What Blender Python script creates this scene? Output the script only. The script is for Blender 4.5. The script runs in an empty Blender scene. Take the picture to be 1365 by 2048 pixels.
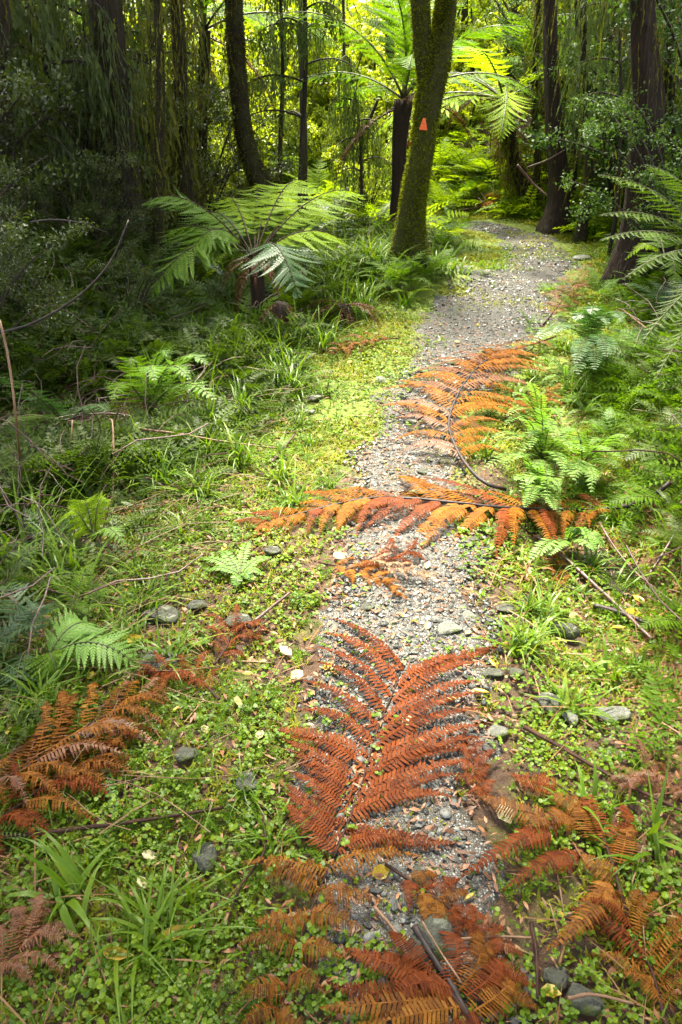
import bpy, math, random
import numpy as np
from mathutils import Vector, Matrix
random.seed(7)
RNG = np.random.default_rng(11)
PI = math.pi
S = bpy.context.scene
COL = S.collection

# ------------------------------------------------------------------ camera
CAM_H, PITCH, FPX = 1.5, math.radians(30.0), 1480.0
cd = bpy.data.cameras.new('camera')
cd.sensor_fit = 'VERTICAL'; cd.sensor_height = 36.0; cd.lens = 36.0 * FPX / 2048.0
cd.clip_start = 0.05; cd.clip_end = 400.0
cam = bpy.data.objects.new('camera', cd); COL.objects.link(cam)
cam.location = (0, 0, CAM_H); cam.rotation_euler = (PI / 2 - PITCH, 0, 0)
S.camera = cam

# ------------------------------------------------------------------ light
SUN = Vector((-0.08, 0.42, 1.0)).normalized()       # direction towards the sun
SUN_ELEV = math.asin(SUN.z); SUN_AZ = math.atan2(SUN.x, SUN.y)
w = bpy.data.worlds.new('World'); S.world = w; w.use_nodes = True
nt = w.node_tree; nt.nodes.clear()
out = nt.nodes.new('ShaderNodeOutputWorld'); bg = nt.nodes.new('ShaderNodeBackground')
sky = nt.nodes.new('ShaderNodeTexSky'); sky.sky_type = 'NISHITA'; sky.sun_disc = False
sky.sun_elevation = SUN_ELEV; sky.sun_rotation = SUN_AZ; sky.air_density = 1.0; sky.dust_density = 4.0
bg.inputs['Strength'].default_value = 0.05
hs = nt.nodes.new('ShaderNodeHueSaturation'); hs.inputs['Saturation'].default_value = 0.30   # high thin cloud: a paler sky
nt.links.new(sky.outputs[0], hs.inputs['Color']); nt.links.new(hs.outputs[0], bg.inputs[0]); nt.links.new(bg.outputs[0], out.inputs[0])
sl = bpy.data.lights.new('sun', 'SUN'); sl.energy = 1.5; sl.angle = math.radians(14); sl.color = (1.0, 0.93, 0.72)
so = bpy.data.objects.new('sun', sl); COL.objects.link(so)
so.rotation_euler = SUN.to_track_quat('Z', 'Y').to_euler()
S.view_settings.view_transform = 'Standard'; S.view_settings.look = 'None'
S.view_settings.gamma = 1.0; S.view_settings.use_curve_mapping = False
S.view_settings.exposure = 4.3
cy = S.cycles
cy.max_bounces = 7; cy.diffuse_bounces = 3; cy.glossy_bounces = 2; cy.transmission_bounces = 4; cy.transparent_max_bounces = 4
cy.use_denoising = True; cy.denoiser = 'OPENIMAGEDENOISE'
cy.caustics_reflective = False; cy.caustics_refractive = False
cy.sample_clamp_indirect = 6.0

# ------------------------------------------------------------------ picture -> place
CT, ST = math.cos(PITCH), math.sin(PITCH)
def ray(px, py):
    u = (px - 682.5) / FPX; v = -(py - 1024.0) / FPX
    return np.array([u, CT + v * ST, -ST + v * CT])
def at(px, py, d):                      # point on the pixel's ray at forward distance d
    r = ray(px, py); return Vector(r * (d / r[1])) + Vector((0, 0, CAM_H))
def width_at(wpx, py, d):
    r = ray(682.5, py); return wpx / FPX * (d / r[1])
def flat(px, py):
    r = ray(px, py); t = CAM_H / -r[2]; return (r[0] * t, r[1] * t)

PATH = [(830, 2300, 200), (830, 2048, 190), (815, 1800, 185), (800, 1500, 195), (825, 1250, 175), (812, 1000, 140), (835, 850, 100),
        (925, 700, 125), (1005, 600, 125), (1078, 520, 78), (1058, 485, 70), (995, 458, 55)]
PL = []
for px, py, hw in PATH:
    x, y = flat(px, py); x2, _ = flat(px + hw, py); PL.append((x, y, x2 - x))
lx, ly, _ = PL[-1]
PL += [(lx - 1.0, ly + 0.55, 0.5), (lx - 2.4, ly + 0.9, 0.5), (lx - 5, ly + 1.6, 0.5)]
PL = [(PL[0][0], -3.0, PL[0][2])] + PL
PL = np.array(PL)

def hash2(ix, iy, seed):
    h = (ix.astype(np.int64) * 374761393 + iy.astype(np.int64) * 668265263 + seed * 974711) & 0x7fffffff
    h = ((h ^ (h >> 13)) * 1274126177) & 0x7fffffff
    return ((h ^ (h >> 16)) & 0xffff) / 65535.0
def vnoise(x, y, sc, seed=0):
    x = np.asarray(x, float) * sc; y = np.asarray(y, float) * sc
    ix = np.floor(x); iy = np.floor(y); fx = x - ix; fy = y - iy
    fx = fx * fx * (3 - 2 * fx); fy = fy * fy * (3 - 2 * fy)
    a = hash2(ix, iy, seed); b = hash2(ix + 1, iy, seed); c = hash2(ix, iy + 1, seed); d = hash2(ix + 1, iy + 1, seed)
    return (a * (1 - fx) + b * fx) * (1 - fy) + (c * (1 - fx) + d * fx) * fy
def fbm(x, y, sc, seed=0):
    return 0.55 * vnoise(x, y, sc, seed) + 0.3 * vnoise(x, y, sc * 2.1, seed + 1) + 0.15 * vnoise(x, y, sc * 4.3, seed + 2)
def sstep(a, b, x):
    t = np.clip((np.asarray(x, float) - a) / (b - a), 0, 1); return t * t * (3 - 2 * t)

def pathdist(x, y):
    """Distance beyond the edge of the track (negative on it) and side (+1 right)."""
    x = np.asarray(x, float); y = np.asarray(y, float)
    best = np.full(x.shape, 1e9); side = np.zeros(x.shape)
    for i in range(len(PL) - 1):
        ax, ay, aw = PL[i]; bx, by, bw = PL[i + 1]
        dx, dy = bx - ax, by - ay; L2 = dx * dx + dy * dy
        t = np.clip(((x - ax) * dx + (y - ay) * dy) / L2, 0, 1)
        ex, ey = x - (ax + t * dx), y - (ay + t * dy)
        d = np.sqrt(ex * ex + ey * ey) - (aw + t * (bw - aw))
        m = d < best
        best = np.where(m, d, best)
        side = np.where(m, np.sign(dx * -ey + dy * ex), side)
    return best, side

def H(x, y):
    x = np.asarray(x, float); y = np.asarray(y, float)
    s, sd = pathdist(x, y)
    right = sd > 0
    far = np.where(y > 9.0, sstep(0.8, 3.0, x), 1.0)
    bank = (1.05 * sstep(0.55, 2.3, s) + 0.5 * sstep(2.4, 6, s)) * far
    near = sstep(0.0, 0.3, s) * (1 - sstep(0.55, 0.95, s)) * (1 - sstep(3.2, 4.2, y)) * sstep(1.2, 2.0, y)
    zr = bank - 0.11 * near + 0.25 * sstep(0.3, 1.2, s) * sstep(9.5, 11, y) * (1 - sstep(13, 16, y))
    zl = -0.12 * sstep(0.7, 1.5, s) + 0.35 * sstep(1.6, 3.2, s) * sstep(3.0, 5.0, y) * (1 - sstep(9, 12, y)) + 0.3 * sstep(3, 6, s)
    z = np.where(right, zr, zl) * sstep(0, 0.25, np.maximum(s, 0) + 0.0)
    amp = 0.03 + 0.14 * sstep(0.5, 2.5, s)
    z = z + (vnoise(x, y, 0.9, 5) - 0.5) * amp * sstep(-0.1, 0.4, s) + (vnoise(x, y, 3.1, 9) - 0.5) * 0.035 * sstep(-0.2, 0.3, s)
    z = z + (vnoise(x, y, 2.3, 3) - 0.5) * 0.025
    mx, my = TREE_BASE
    r = np.hypot(x - mx, y - my)
    return z + 0.22 * np.exp(-(r / 0.55) ** 2)
_t = at(822, 555, 6.5); TREE_BASE = (_t.x, _t.y)
def h(x, y): return float(H(np.array([x]), np.array([y]))[0])
def P(px, py, dz=0.0):
    """Where the pixel's ray meets the ground."""
    r = ray(px, py); 
    if r[2] > -0.02: return at(px, py, 20)
    ts = np.linspace(0.3, 60, 3000)
    X = r[0] * ts; Y = r[1] * ts; Z = CAM_H + r[2] * ts
    g = H(X, Y); k = int(np.argmax(Z <= g + dz))
    if k == 0: k = 1
    a, b = Z[k - 1] - g[k - 1] - dz, Z[k] - g[k] - dz
    f = a / (a - b) if a != b else 0
    t = ts[k - 1] + f * (ts[k] - ts[k - 1])
    return Vector((r[0] * t, r[1] * t, h(r[0] * t, r[1] * t) + dz))

# ------------------------------------------------------------------ objects
def tag(o, label=None, cat=None, group=None, kind=None):
    if label: o['label'] = label
    if cat: o['category'] = cat
    if group: o['group'] = group
    if kind: o['kind'] = kind
    return o
def empty(name, loc=(0, 0, 0), label=None, cat=None, group=None):
    o = bpy.data.objects.new(name, None); COL.objects.link(o); o.location = loc; o.empty_display_size = 0.05
    return tag(o, label, cat, group)
def link(name, mesh, parent=None, M=None):
    o = bpy.data.objects.new(name, mesh); COL.objects.link(o)
    if parent is not None: o.parent = parent
    if M is not None: o.matrix_basis = M
    return o
def setmat(o, m, slot=0):
    o.material_slots[slot].link = 'OBJECT'; o.material_slots[slot].material = m
AUTO = []
def auto(o, desc, cat, group, px, py):          # label finished at the end, from the landmark next to it
    AUTO.append((o, desc, px, py)); return tag(o, None, cat, group)

class MB:
    """Collects polygons as numpy arrays and builds ONE mesh."""
    def __init__(s): s.v = []; s.l = []; s.c = []; s.m = []; s.n = 0
    def add(s, V, F, mi=0):
        V = np.asarray(V, float)
        s.v.append(V); s.l.append(np.array([i for f in F for i in f]) + s.n)
        s.c.append(np.array([len(f) for f in F])); s.m.append(np.full(len(F), mi)); s.n += len(V)
    def scatter(s, V, F, pos, rot, scale, mi=0):
        """Template V,F at every pos with 3x3 rot and scale (N,) or (N,3)."""
        V = np.asarray(V, float); pos = np.asarray(pos, float); N = len(pos)
        if N == 0: return
        sc = np.asarray(scale, float)
        if sc.ndim == 1: sc = np.repeat(sc[:, None], 3, 1)
        W = np.einsum('nij,nkj->nki', rot, V[None] * sc[:, None, :]) + pos[:, None, :]
        lo = np.array([i for f in F for i in f]); k = len(V)
        s.v.append(W.reshape(-1, 3)); s.l.append((lo[None] + (np.arange(N) * k)[:, None] + s.n).ravel())
        s.c.append(np.tile(np.array([len(f) for f in F]), N)); s.m.append(np.full(len(F) * N, mi)); s.n += N * k
    def mesh(s, name, mats, smooth=True):
        me = bpy.data.meshes.new(name)
        V = np.concatenate(s.v); Lp = np.concatenate(s.l).astype(np.int32); C = np.concatenate(s.c); M = np.concatenate(s.m)
        me.vertices.add(len(V)); me.vertices.foreach_set('co', V.astype(np.float32).ravel())
        me.loops.add(len(Lp)); me.loops.foreach_set('vertex_index', Lp)
        me.polygons.add(len(C)); st = np.concatenate([[0], np.cumsum(C)[:-1]]).astype(np.int32)
        me.polygons.foreach_set('loop_start', st)
        for m in (mats if isinstance(mats, (list, tuple)) else [mats]): me.materials.append(m)
        me.polygons.foreach_set('material_index', M.astype(np.int32))
        me.polygons.foreach_set('use_smooth', np.full(len(C), smooth))
        me.update(calc_edges=True)
        return me

def frames(fwd, up):
    """(N,3,3) rotations with x along fwd and z near up."""
    f = np.asarray(fwd, float); f = f / np.maximum(np.linalg.norm(f, axis=1, keepdims=True), 1e-9)
    u = np.asarray(up, float)
    y = np.cross(u, f); y /= np.maximum(np.linalg.norm(y, axis=1, keepdims=True), 1e-9)
    z = np.cross(f, y)
    return np.stack([f, y, z], axis=2)
def rand_rots(n, tilt=0.5, rng=RNG):
    """Yaw at random, the normal leaning up to tilt from the vertical."""
    a = rng.uniform(0, 2 * PI, n); b = rng.uniform(0, 2 * PI, n); t = np.abs(rng.normal(0, tilt, n))
    up = np.stack([np.sin(t) * np.cos(b), np.sin(t) * np.sin(b), np.cos(t)], 1)
    f = np.stack([np.cos(a), np.sin(a), np.zeros(n)], 1)
    f = f - up * np.sum(f * up, 1, keepdims=True)
    return frames(f, up)
def xyz_rots(n, rng=RNG):
    f = rng.normal(size=(n, 3)); u = rng.normal(size=(n, 3)); return frames(f, u)

def tube(mb, pts, radii, sides=6, mi=0, wob=0.0, seed=0, cap=True, ridges=0.0):
    pts = np.array([tuple(p) for p in pts], float); n = len(pts); radii = np.broadcast_to(np.asarray(radii, float), (n,))
    T = np.gradient(pts, axis=0); T /= np.maximum(np.linalg.norm(T, axis=1, keepdims=True), 1e-9)
    ref = np.array([1.0, 0, 0]) if abs(T[0][0]) < 0.8 else np.array([0, 1.0, 0])
    a = np.cross(T, ref); a /= np.linalg.norm(a, axis=1, keepdims=True); b = np.cross(T, a)
    th = np.arange(sides) * 2 * PI / sides
    R = radii[:, None] * np.ones((n, sides))
    if wob:
        s = np.linspace(0, n * 0.35, n)
        R *= 1 + wob * (2 * fbm(np.tile(np.cos(th) * 1.5 + 10, (n, 1)) + s[:, None] * 0.7, np.tile(np.sin(th) * 1.5 + seed * 7.7, (n, 1)) + s[:, None] * 0.5, 1.3, seed) - 1)
    if ridges:
        R *= 1 + ridges * np.sin(th * 5 + seed)[None, :]
    V = pts[:, None, :] + R[:, :, None] * (np.cos(th)[None, :, None] * a[:, None, :] + np.sin(th)[None, :, None] * b[:, None, :])
    V = V.reshape(-1, 3)
    F = [(i * sides + j, i * sides + (j + 1) % sides, (i + 1) * sides + (j + 1) % sides, (i + 1) * sides + j) for i in range(n - 1) for j in range(sides)]
    if cap:
        F.append(tuple(range(sides))[::-1]); F.append(tuple((n - 1) * sides + j for j in range(sides)))
    mb.add(V, F, mi)
def smooth_curve(pts, n):
    """Catmull-Rom through the points."""
    p = np.array([tuple(q) for q in pts], float)
    if len(p) == 2: 
        t = np.linspace(0, 1, n)[:, None]; return p[0] * (1 - t) + p[1] * t
    q = np.vstack([2 * p[0] - p[1], p, 2 * p[-1] - p[-2]])
    d = np.concatenate([[0], np.cumsum(np.linalg.norm(np.diff(p, axis=0), axis=1))]); 
    out = []
    for s in np.linspace(0, d[-1], n):
        i = min(int(np.searchsorted(d, s, side='right') - 1), len(p) - 2); t = (s - d[i]) / max(d[i + 1] - d[i], 1e-9)
        a, b, c, e = q[i], q[i + 1], q[i + 2], q[i + 3]
        out.append(0.5 * ((2 * b) + (c - a) * t + (2 * a - 5 * b + 4 * c - e) * t * t + (3 * b - a - 3 * c + e) * t ** 3))
    return np.array(out)

# ------------------------------------------------------------------ materials
def new_mat(name):
    m = bpy.data.materials.new(name); m.use_nodes = True; t = m.node_tree
    b = t.nodes['Principled BSDF']; return m, t, b
def ramp(t, fac, cols):
    r = t.nodes.new('ShaderNodeValToRGB'); e = r.color_ramp.elements
    while len(e) < len(cols): e.new(0.5)
    for i, c in enumerate(cols):
        e[i].position = i / max(len(cols) - 1, 1); e[i].color = (*c, 1)
    t.links.new(fac, r.inputs[0]); return r.outputs[0]
def noise(t, scale, detail=4, coord='Object', rough=0.6):
    tc = t.nodes.new('ShaderNodeTexCoord'); n = t.nodes.new('ShaderNodeTexNoise')
    n.inputs['Scale'].default_value = scale; n.inputs['Detail'].default_value = detail; n.inputs['Roughness'].default_value = rough
    t.links.new(tc.outputs[coord], n.inputs['Vector']); return n.outputs['Fac']
def bump(t, b, hgt, strength, dist):
    n = t.nodes.new('ShaderNodeBump'); n.inputs['Strength'].default_value = strength; n.inputs['Distance'].default_value = dist
    t.links.new(hgt, n.inputs['Height']); t.links.new(n.outputs[0], b.inputs['Normal'])
def math_(t, op, a, b=None, clamp=False):
    n = t.nodes.new('ShaderNodeMath'); n.operation = op; n.use_clamp = clamp
    for i, v in enumerate((a, b)):
        if v is None: continue
        if isinstance(v, (int, float)): n.inputs[i].default_value = v
        else: t.links.new(v, n.inputs[i])
    return n.outputs[0]
def mix(t, fac, a, b):
    n = t.nodes.new('ShaderNodeMix'); n.data_type = 'RGBA'
    if isinstance(fac, (int, float)): n.inputs[0].default_value = fac
    else: t.links.new(fac, n.inputs[0])
    for i, v in ((6, a), (7, b)):
        if isinstance(v, tuple): n.inputs[i].default_value = (*v, 1)
        else: t.links.new(v, n.inputs[i])
    return n.outputs[2]
def leaf_mat(name, cols, trans=0.4, rough=0.45, spec=0.5, tint=(1.25, 1.3, 0.6), nscale=9.0):
    """Thin leaf: coloured at random piece by piece, a sheen on top and light coming through."""
    m, t, b = new_mat(name)
    g = t.nodes.new('ShaderNodeNewGeometry'); oi = t.nodes.new('ShaderNodeObjectInfo')
    f = math_(t, 'ADD', math_(t, 'MULTIPLY', g.outputs['Random Per Island'], 0.5), math_(t, 'MULTIPLY', oi.outputs['Random'], 0.25))
    f = math_(t, 'ADD', f, math_(t, 'MULTIPLY', math_(t, 'SUBTRACT', noise(t, nscale, 3), 0.37), 1.0), True)
    c = ramp(t, f, cols)
    t.links.new(c, b.inputs['Base Color']); b.inputs['Roughness'].default_value = rough
    b.inputs['Specular IOR Level'].default_value = spec
    if trans > 0:
        tr = t.nodes.new('ShaderNodeBsdfTranslucent'); mx = t.nodes.new('ShaderNodeMixShader'); mx.inputs[0].default_value = trans
        mu = t.nodes.new('ShaderNodeMix'); mu.data_type = 'RGBA'; mu.blend_type = 'MULTIPLY'; mu.inputs[0].default_value = 1
        t.links.new(c, mu.inputs[6]); mu.inputs[7].default_value = (*tint, 1); t.links.new(mu.outputs[2], tr.inputs[0])
        t.links.new(b.outputs[0], mx.inputs[1]); t.links.new(tr.outputs[0], mx.inputs[2])
        t.links.new(mx.outputs[0], t.nodes['Material Output'].inputs[0])
    return m
def plain_mat(name, cols, rough=0.8, spec=0.3, scale=20, bstr=0.5, bdist=0.01, per_island=0.0, stretch=None):
    m, t, b = new_mat(name)
    tc = t.nodes.new('ShaderNodeTexCoord'); n = t.nodes.new('ShaderNodeTexNoise'); n.inputs['Scale'].default_value = scale
    n.inputs['Detail'].default_value = 6
    v = tc.outputs['Object']
    if stretch:
        mp = t.nodes.new('ShaderNodeMapping'); mp.inputs['Scale'].default_value = stretch; t.links.new(v, mp.inputs[0]); v = mp.outputs[0]
    t.links.new(v, n.inputs['Vector']); f = n.outputs['Fac']
    f = math_(t, 'ADD', math_(t, 'MULTIPLY', math_(t, 'SUBTRACT', f, 0.5), 1.6), 0.5, True)
    if per_island:
        g = t.nodes.new('ShaderNodeNewGeometry'); oi = t.nodes.new('ShaderNodeObjectInfo')
        r = math_(t, 'FRACT', math_(t, 'ADD', g.outputs['Random Per Island'], oi.outputs['Random']))
        f = math_(t, 'ADD', math_(t, 'MULTIPLY', f, 1 - per_island), math_(t, 'MULTIPLY', r, per_island), True)
    t.links.new(ramp(t, f, cols), b.inputs['Base Color']); b.inputs['Roughness'].default_value = rough
    b.inputs['Specular IOR Level'].default_value = spec
    bump(t, b, n.outputs['Fac'], bstr, bdist); return m

M = {}
M['rust'] = leaf_mat('rust_frond', [(0.024, 0.0055, 0.002), (0.070, 0.0150, 0.003), (0.132, 0.029, 0.005), (0.17, 0.048, 0.012)], 0.2, 0.6, 0.08, (1.2, 1.0, 0.8), 25)
M['bronze'] = leaf_mat('bronze_frond', [(0.030, 0.009, 0.0015), (0.085, 0.028, 0.003), (0.16, 0.057, 0.005), (0.26, 0.115, 0.02)], 0.2, 0.55, 0.1, (1.2, 1.0, 0.8), 25)
M['orange'] = leaf_mat('orange_frond', [(0.052, 0.016, 0.002), (0.125, 0.041, 0.004), (0.21, 0.076, 0.006), (0.26, 0.108, 0.014)], 0.25, 0.6, 0.08, (1.2, 1.0, 0.8), 20)
M['russet'] = leaf_mat('russet_frond', [(0.05, 0.015, 0.004), (0.105, 0.033, 0.007), (0.18, 0.064, 0.014)], 0.2, 0.5, 0.4, (1.2, 1.0, 0.8), 12)
M['deadstem'] = plain_mat('dead_stem', [(0.012, 0.006, 0.004), (0.032, 0.014, 0.009), (0.065, 0.028, 0.016)], 0.6, 0.15, 30)
M['blackstem'] = plain_mat('black_stem', [(0.008, 0.005, 0.005), (0.02, 0.012, 0.011), (0.05, 0.032, 0.028)], 0.55, 0.3, 25)
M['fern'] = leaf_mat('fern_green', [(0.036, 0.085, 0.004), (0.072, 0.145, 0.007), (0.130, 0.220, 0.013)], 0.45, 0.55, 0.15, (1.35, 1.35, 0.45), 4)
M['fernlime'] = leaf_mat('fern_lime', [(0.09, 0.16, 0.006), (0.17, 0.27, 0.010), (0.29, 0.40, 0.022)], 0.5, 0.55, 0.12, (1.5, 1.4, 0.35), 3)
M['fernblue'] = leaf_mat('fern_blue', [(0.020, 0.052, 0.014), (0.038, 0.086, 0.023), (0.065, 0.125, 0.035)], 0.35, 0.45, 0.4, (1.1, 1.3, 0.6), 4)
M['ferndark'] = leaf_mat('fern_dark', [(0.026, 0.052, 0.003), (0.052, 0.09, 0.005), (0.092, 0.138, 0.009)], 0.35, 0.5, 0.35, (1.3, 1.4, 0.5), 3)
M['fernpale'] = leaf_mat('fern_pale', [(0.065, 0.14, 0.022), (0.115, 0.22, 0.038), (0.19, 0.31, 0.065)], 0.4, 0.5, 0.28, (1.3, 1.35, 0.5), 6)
M['greenstem'] = plain_mat('green_stem', [(0.03, 0.022, 0.012), (0.06, 0.06, 0.02), (0.09, 0.10, 0.03)], 0.5, 0.4, 12)
M['clover'] = leaf_mat('clover', [(0.022, 0.058, 0.002), (0.062, 0.122, 0.003), (0.118, 0.195, 0.005), (0.20, 0.275, 0.011)], 0.38, 0.42, 0.22, (1.3, 1.3, 0.4), 3)
M['trunkmoss'] = leaf_mat('trunk_moss', [(0.06, 0.075, 0.004), (0.13, 0.155, 0.008), (0.24, 0.27, 0.018)], 0.45, 0.8, 0.1, (1.4, 1.3, 0.4), 6)
M['moss'] = leaf_mat('moss_tips', [(0.075, 0.095, 0.004), (0.17, 0.19, 0.007), (0.29, 0.29, 0.014)], 0.4, 0.6, 0.3, (1.3, 1.25, 0.4), 2.5)
M['grass'] = leaf_mat('grass_blade', [(0.030, 0.074, 0.004), (0.062, 0.128, 0.006), (0.110, 0.190, 0.010), (0.22, 0.24, 0.03)], 0.4, 0.42, 0.28, (1.3, 1.3, 0.4), 2)
M['straw'] = leaf_mat('straw', [(0.07, 0.03, 0.010), (0.15, 0.07, 0.022), (0.24, 0.135, 0.048)], 0.2, 0.55, 0.4, (1.1, 1.0, 0.8), 6)
M['litter'] = leaf_mat('litter', [(0.03, 0.013, 0.006), (0.085, 0.032, 0.013), (0.18, 0.075, 0.026), (0.27, 0.14, 0.055)], 0.0, 0.5, 0.3, nscale=6)
M['yellow'] = leaf_mat('yellow_leaf', [(0.25, 0.15, 0.008), (0.38, 0.26, 0.012), (0.40, 0.33, 0.05)], 0.3, 0.4, 0.5, (1.2, 1.1, 0.6), 20)
M['cream'] = leaf_mat('cream_leaf', [(0.24, 0.18, 0.06), (0.32, 0.27, 0.11), (0.36, 0.32, 0.17)], 0.25, 0.45, 0.5, (1.1, 1.1, 0.8), 20)
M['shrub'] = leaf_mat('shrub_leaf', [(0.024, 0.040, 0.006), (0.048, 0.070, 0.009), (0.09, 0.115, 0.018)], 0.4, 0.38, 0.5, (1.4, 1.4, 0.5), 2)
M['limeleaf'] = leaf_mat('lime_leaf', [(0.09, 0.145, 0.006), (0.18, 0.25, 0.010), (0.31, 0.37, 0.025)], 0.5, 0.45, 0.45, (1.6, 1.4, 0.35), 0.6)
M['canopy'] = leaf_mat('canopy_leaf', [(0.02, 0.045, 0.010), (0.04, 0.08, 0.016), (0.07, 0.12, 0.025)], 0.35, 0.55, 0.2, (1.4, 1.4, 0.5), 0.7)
M['hang'] = leaf_mat('hanging_moss', [(0.04, 0.042, 0.006), (0.085, 0.088, 0.011), (0.15, 0.15, 0.02)], 0.4, 0.7, 0.2, (1.35, 1.25, 0.5), 3)
M['rimu'] = leaf_mat('weeping_needles', [(0.03, 0.05, 0.014), (0.06, 0.09, 0.025), (0.11, 0.15, 0.04)], 0.4, 0.5, 0.4, (1.4, 1.35, 0.5), 3)
M['bark'] = plain_mat('bark', [(0.010, 0.008, 0.006), (0.028, 0.021, 0.014), (0.055, 0.042, 0.026)], 0.8, 0.3, 9, 0.9, 0.03, stretch=(3, 3, 0.6))
M['fibre'] = plain_mat('fibrous_trunk', [(0.008, 0.006, 0.005), (0.024, 0.015, 0.010), (0.05, 0.03, 0.02)], 0.85, 0.25, 14, 1.0, 0.03, stretch=(4, 4, 0.4))
M['twig'] = plain_mat('twig', [(0.03, 0.016, 0.013), (0.07, 0.035, 0.027), (0.14, 0.08, 0.06)], 0.45, 0.5, 30)
M['cane'] = plain_mat('cane', [(0.07, 0.035, 0.018), (0.15, 0.08, 0.04), (0.26, 0.16, 0.085)], 0.5, 0.4, 16, stretch=(1, 1, 1))
M['rock'] = plain_mat('rock', [(0.028, 0.030, 0.020), (0.066, 0.068, 0.050), (0.12, 0.122, 0.095)], 0.7, 0.25, 14, 0.7, 0.01)
M['palerock'] = plain_mat('pale_rock', [(0.07, 0.072, 0.06), (0.14, 0.143, 0.125), (0.22, 0.222, 0.20)], 0.7, 0.25, 14, 0.6, 0.01)
M['stone'] = plain_mat('gravel_stone', [(0.012, 0.012, 0.010), (0.030, 0.030, 0.026), (0.052, 0.053, 0.047), (0.085, 0.087, 0.079), (0.22, 0.226, 0.21)], 0.42, 0.45, 30, 0.4, 0.004, per_island=0.75)

def mossy_bark(name, moss_amt, mosscols):
    m, t, b = new_mat(name)
    n1 = noise(t, 7, 7); n2 = noise(t, 45, 5)
    bark = ramp(t, n2, [(0.006, 0.004, 0.003), (0.020, 0.014, 0.009), (0.05, 0.038, 0.024)])
    mo = ramp(t, n2, mosscols)
    f = math_(t, 'MULTIPLY', math_(t, 'ADD', math_(t, 'SUBTRACT', n1, 0.5), moss_amt - 0.0), 2.2, True)
    t.links.new(mix(t, f, bark, mo), b.inputs['Base Color']); b.inputs['Roughness'].default_value = 0.85
    b.inputs['Specular IOR Level'].default_value = 0.2
    bump(t, b, math_(t, 'ADD', math_(t, 'MULTIPLY', n1, 0.6), math_(t, 'MULTIPLY', n2, 0.4)), 1.0, 0.03); return m
M['mossbark'] = mossy_bark('mossy_bark', 0.30, [(0.012, 0.015, 0.002), (0.042, 0.050, 0.005), (0.09, 0.105, 0.010)])
M['darkmossbark'] = mossy_bark('dark_mossy_bark', 0.12, [(0.02, 0.022, 0.006), (0.04, 0.045, 0.01), (0.08, 0.085, 0.018)])

def rock_mat(name, cols):
    m, t, b = new_mat(name)
    n1 = noise(t, 16, 8); n2 = noise(t, 90, 6); n3 = noise(t, 34, 8)
    c = ramp(t, math_(t, 'ADD', math_(t, 'MULTIPLY', n1, 0.5), math_(t, 'MULTIPLY', n2, 0.5)), cols)
    c = mix(t, math_(t, 'MULTIPLY', math_(t, 'SUBTRACT', n3, 0.56), 9, True), c, tuple(min(1, q * 1.5 + .01) for q in cols[-1]))      # lichen
    g = t.nodes.new('ShaderNodeNewGeometry'); sp = t.nodes.new('ShaderNodeSeparateXYZ'); t.links.new(g.outputs['Normal'], sp.inputs[0])
    f = math_(t, 'MULTIPLY', math_(t, 'SUBTRACT', math_(t, 'SUBTRACT', n1, 0.47), math_(t, 'MULTIPLY', sp.outputs[2], 0.06)), 9, True)
    c = mix(t, f, c, (0.040, 0.052, 0.008))                                            # moss and dirt
    t.links.new(c, b.inputs['Base Color']); b.inputs['Roughness'].default_value = 0.75; b.inputs['Specular IOR Level'].default_value = 0.25
    bump(t, b, math_(t, 'ADD', n2, n1), 1.0, 0.012); return m
M['rock'] = rock_mat('mossy_rock', [(0.022, 0.024, 0.017), (0.058, 0.060, 0.046), (0.12, 0.122, 0.098)])
M['palerock'] = rock_mat('pale_stone', [(0.06, 0.06, 0.05), (0.12, 0.122, 0.105), (0.19, 0.192, 0.172)])
def ground_mat():
    m, t, b = new_mat('forest_floor')
    a = t.nodes.new('ShaderNodeAttribute'); a.attribute_name = 'cover'
    sp = t.nodes.new('ShaderNodeSeparateColor'); t.links.new(a.outputs['Color'], sp.inputs[0])
    n1 = noise(t, 5, 8); n2 = noise(t, 60, 6); n3 = noise(t, 22, 6)
    soil = ramp(t, n2, [(0.010, 0.007, 0.005), (0.035, 0.022, 0.014), (0.075, 0.045, 0.026)])
    lit = ramp(t, n3, [(0.035, 0.015, 0.006), (0.095, 0.042, 0.016), (0.20, 0.10, 0.036)])
    mo = ramp(t, n3, [(0.030, 0.050, 0.003), (0.085, 0.12, 0.006), (0.17, 0.20, 0.012)])
    c = mix(t, math_(t, 'MULTIPLY', sp.outputs[1], math_(t, 'MULTIPLY', n3, 1.6, True), True), soil, lit)
    f = math_(t, 'MULTIPLY', math_(t, 'SUBTRACT', math_(t, 'ADD', math_(t, 'MULTIPLY', sp.outputs[0], 1.1), n1), 0.85), 3.5, True)
    c = mix(t, f, c, mo)
    t.links.new(c, b.inputs['Base Color'])
    t.links.new(math_(t, 'SUBTRACT', 0.8, math_(t, 'MULTIPLY', sp.outputs[2], 0.5)), b.inputs['Roughness'])
    b.inputs['Specular IOR Level'].default_value = 0.35
    bump(t, b, math_(t, 'ADD', n2, n3), 0.8, 0.02); return m
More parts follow.
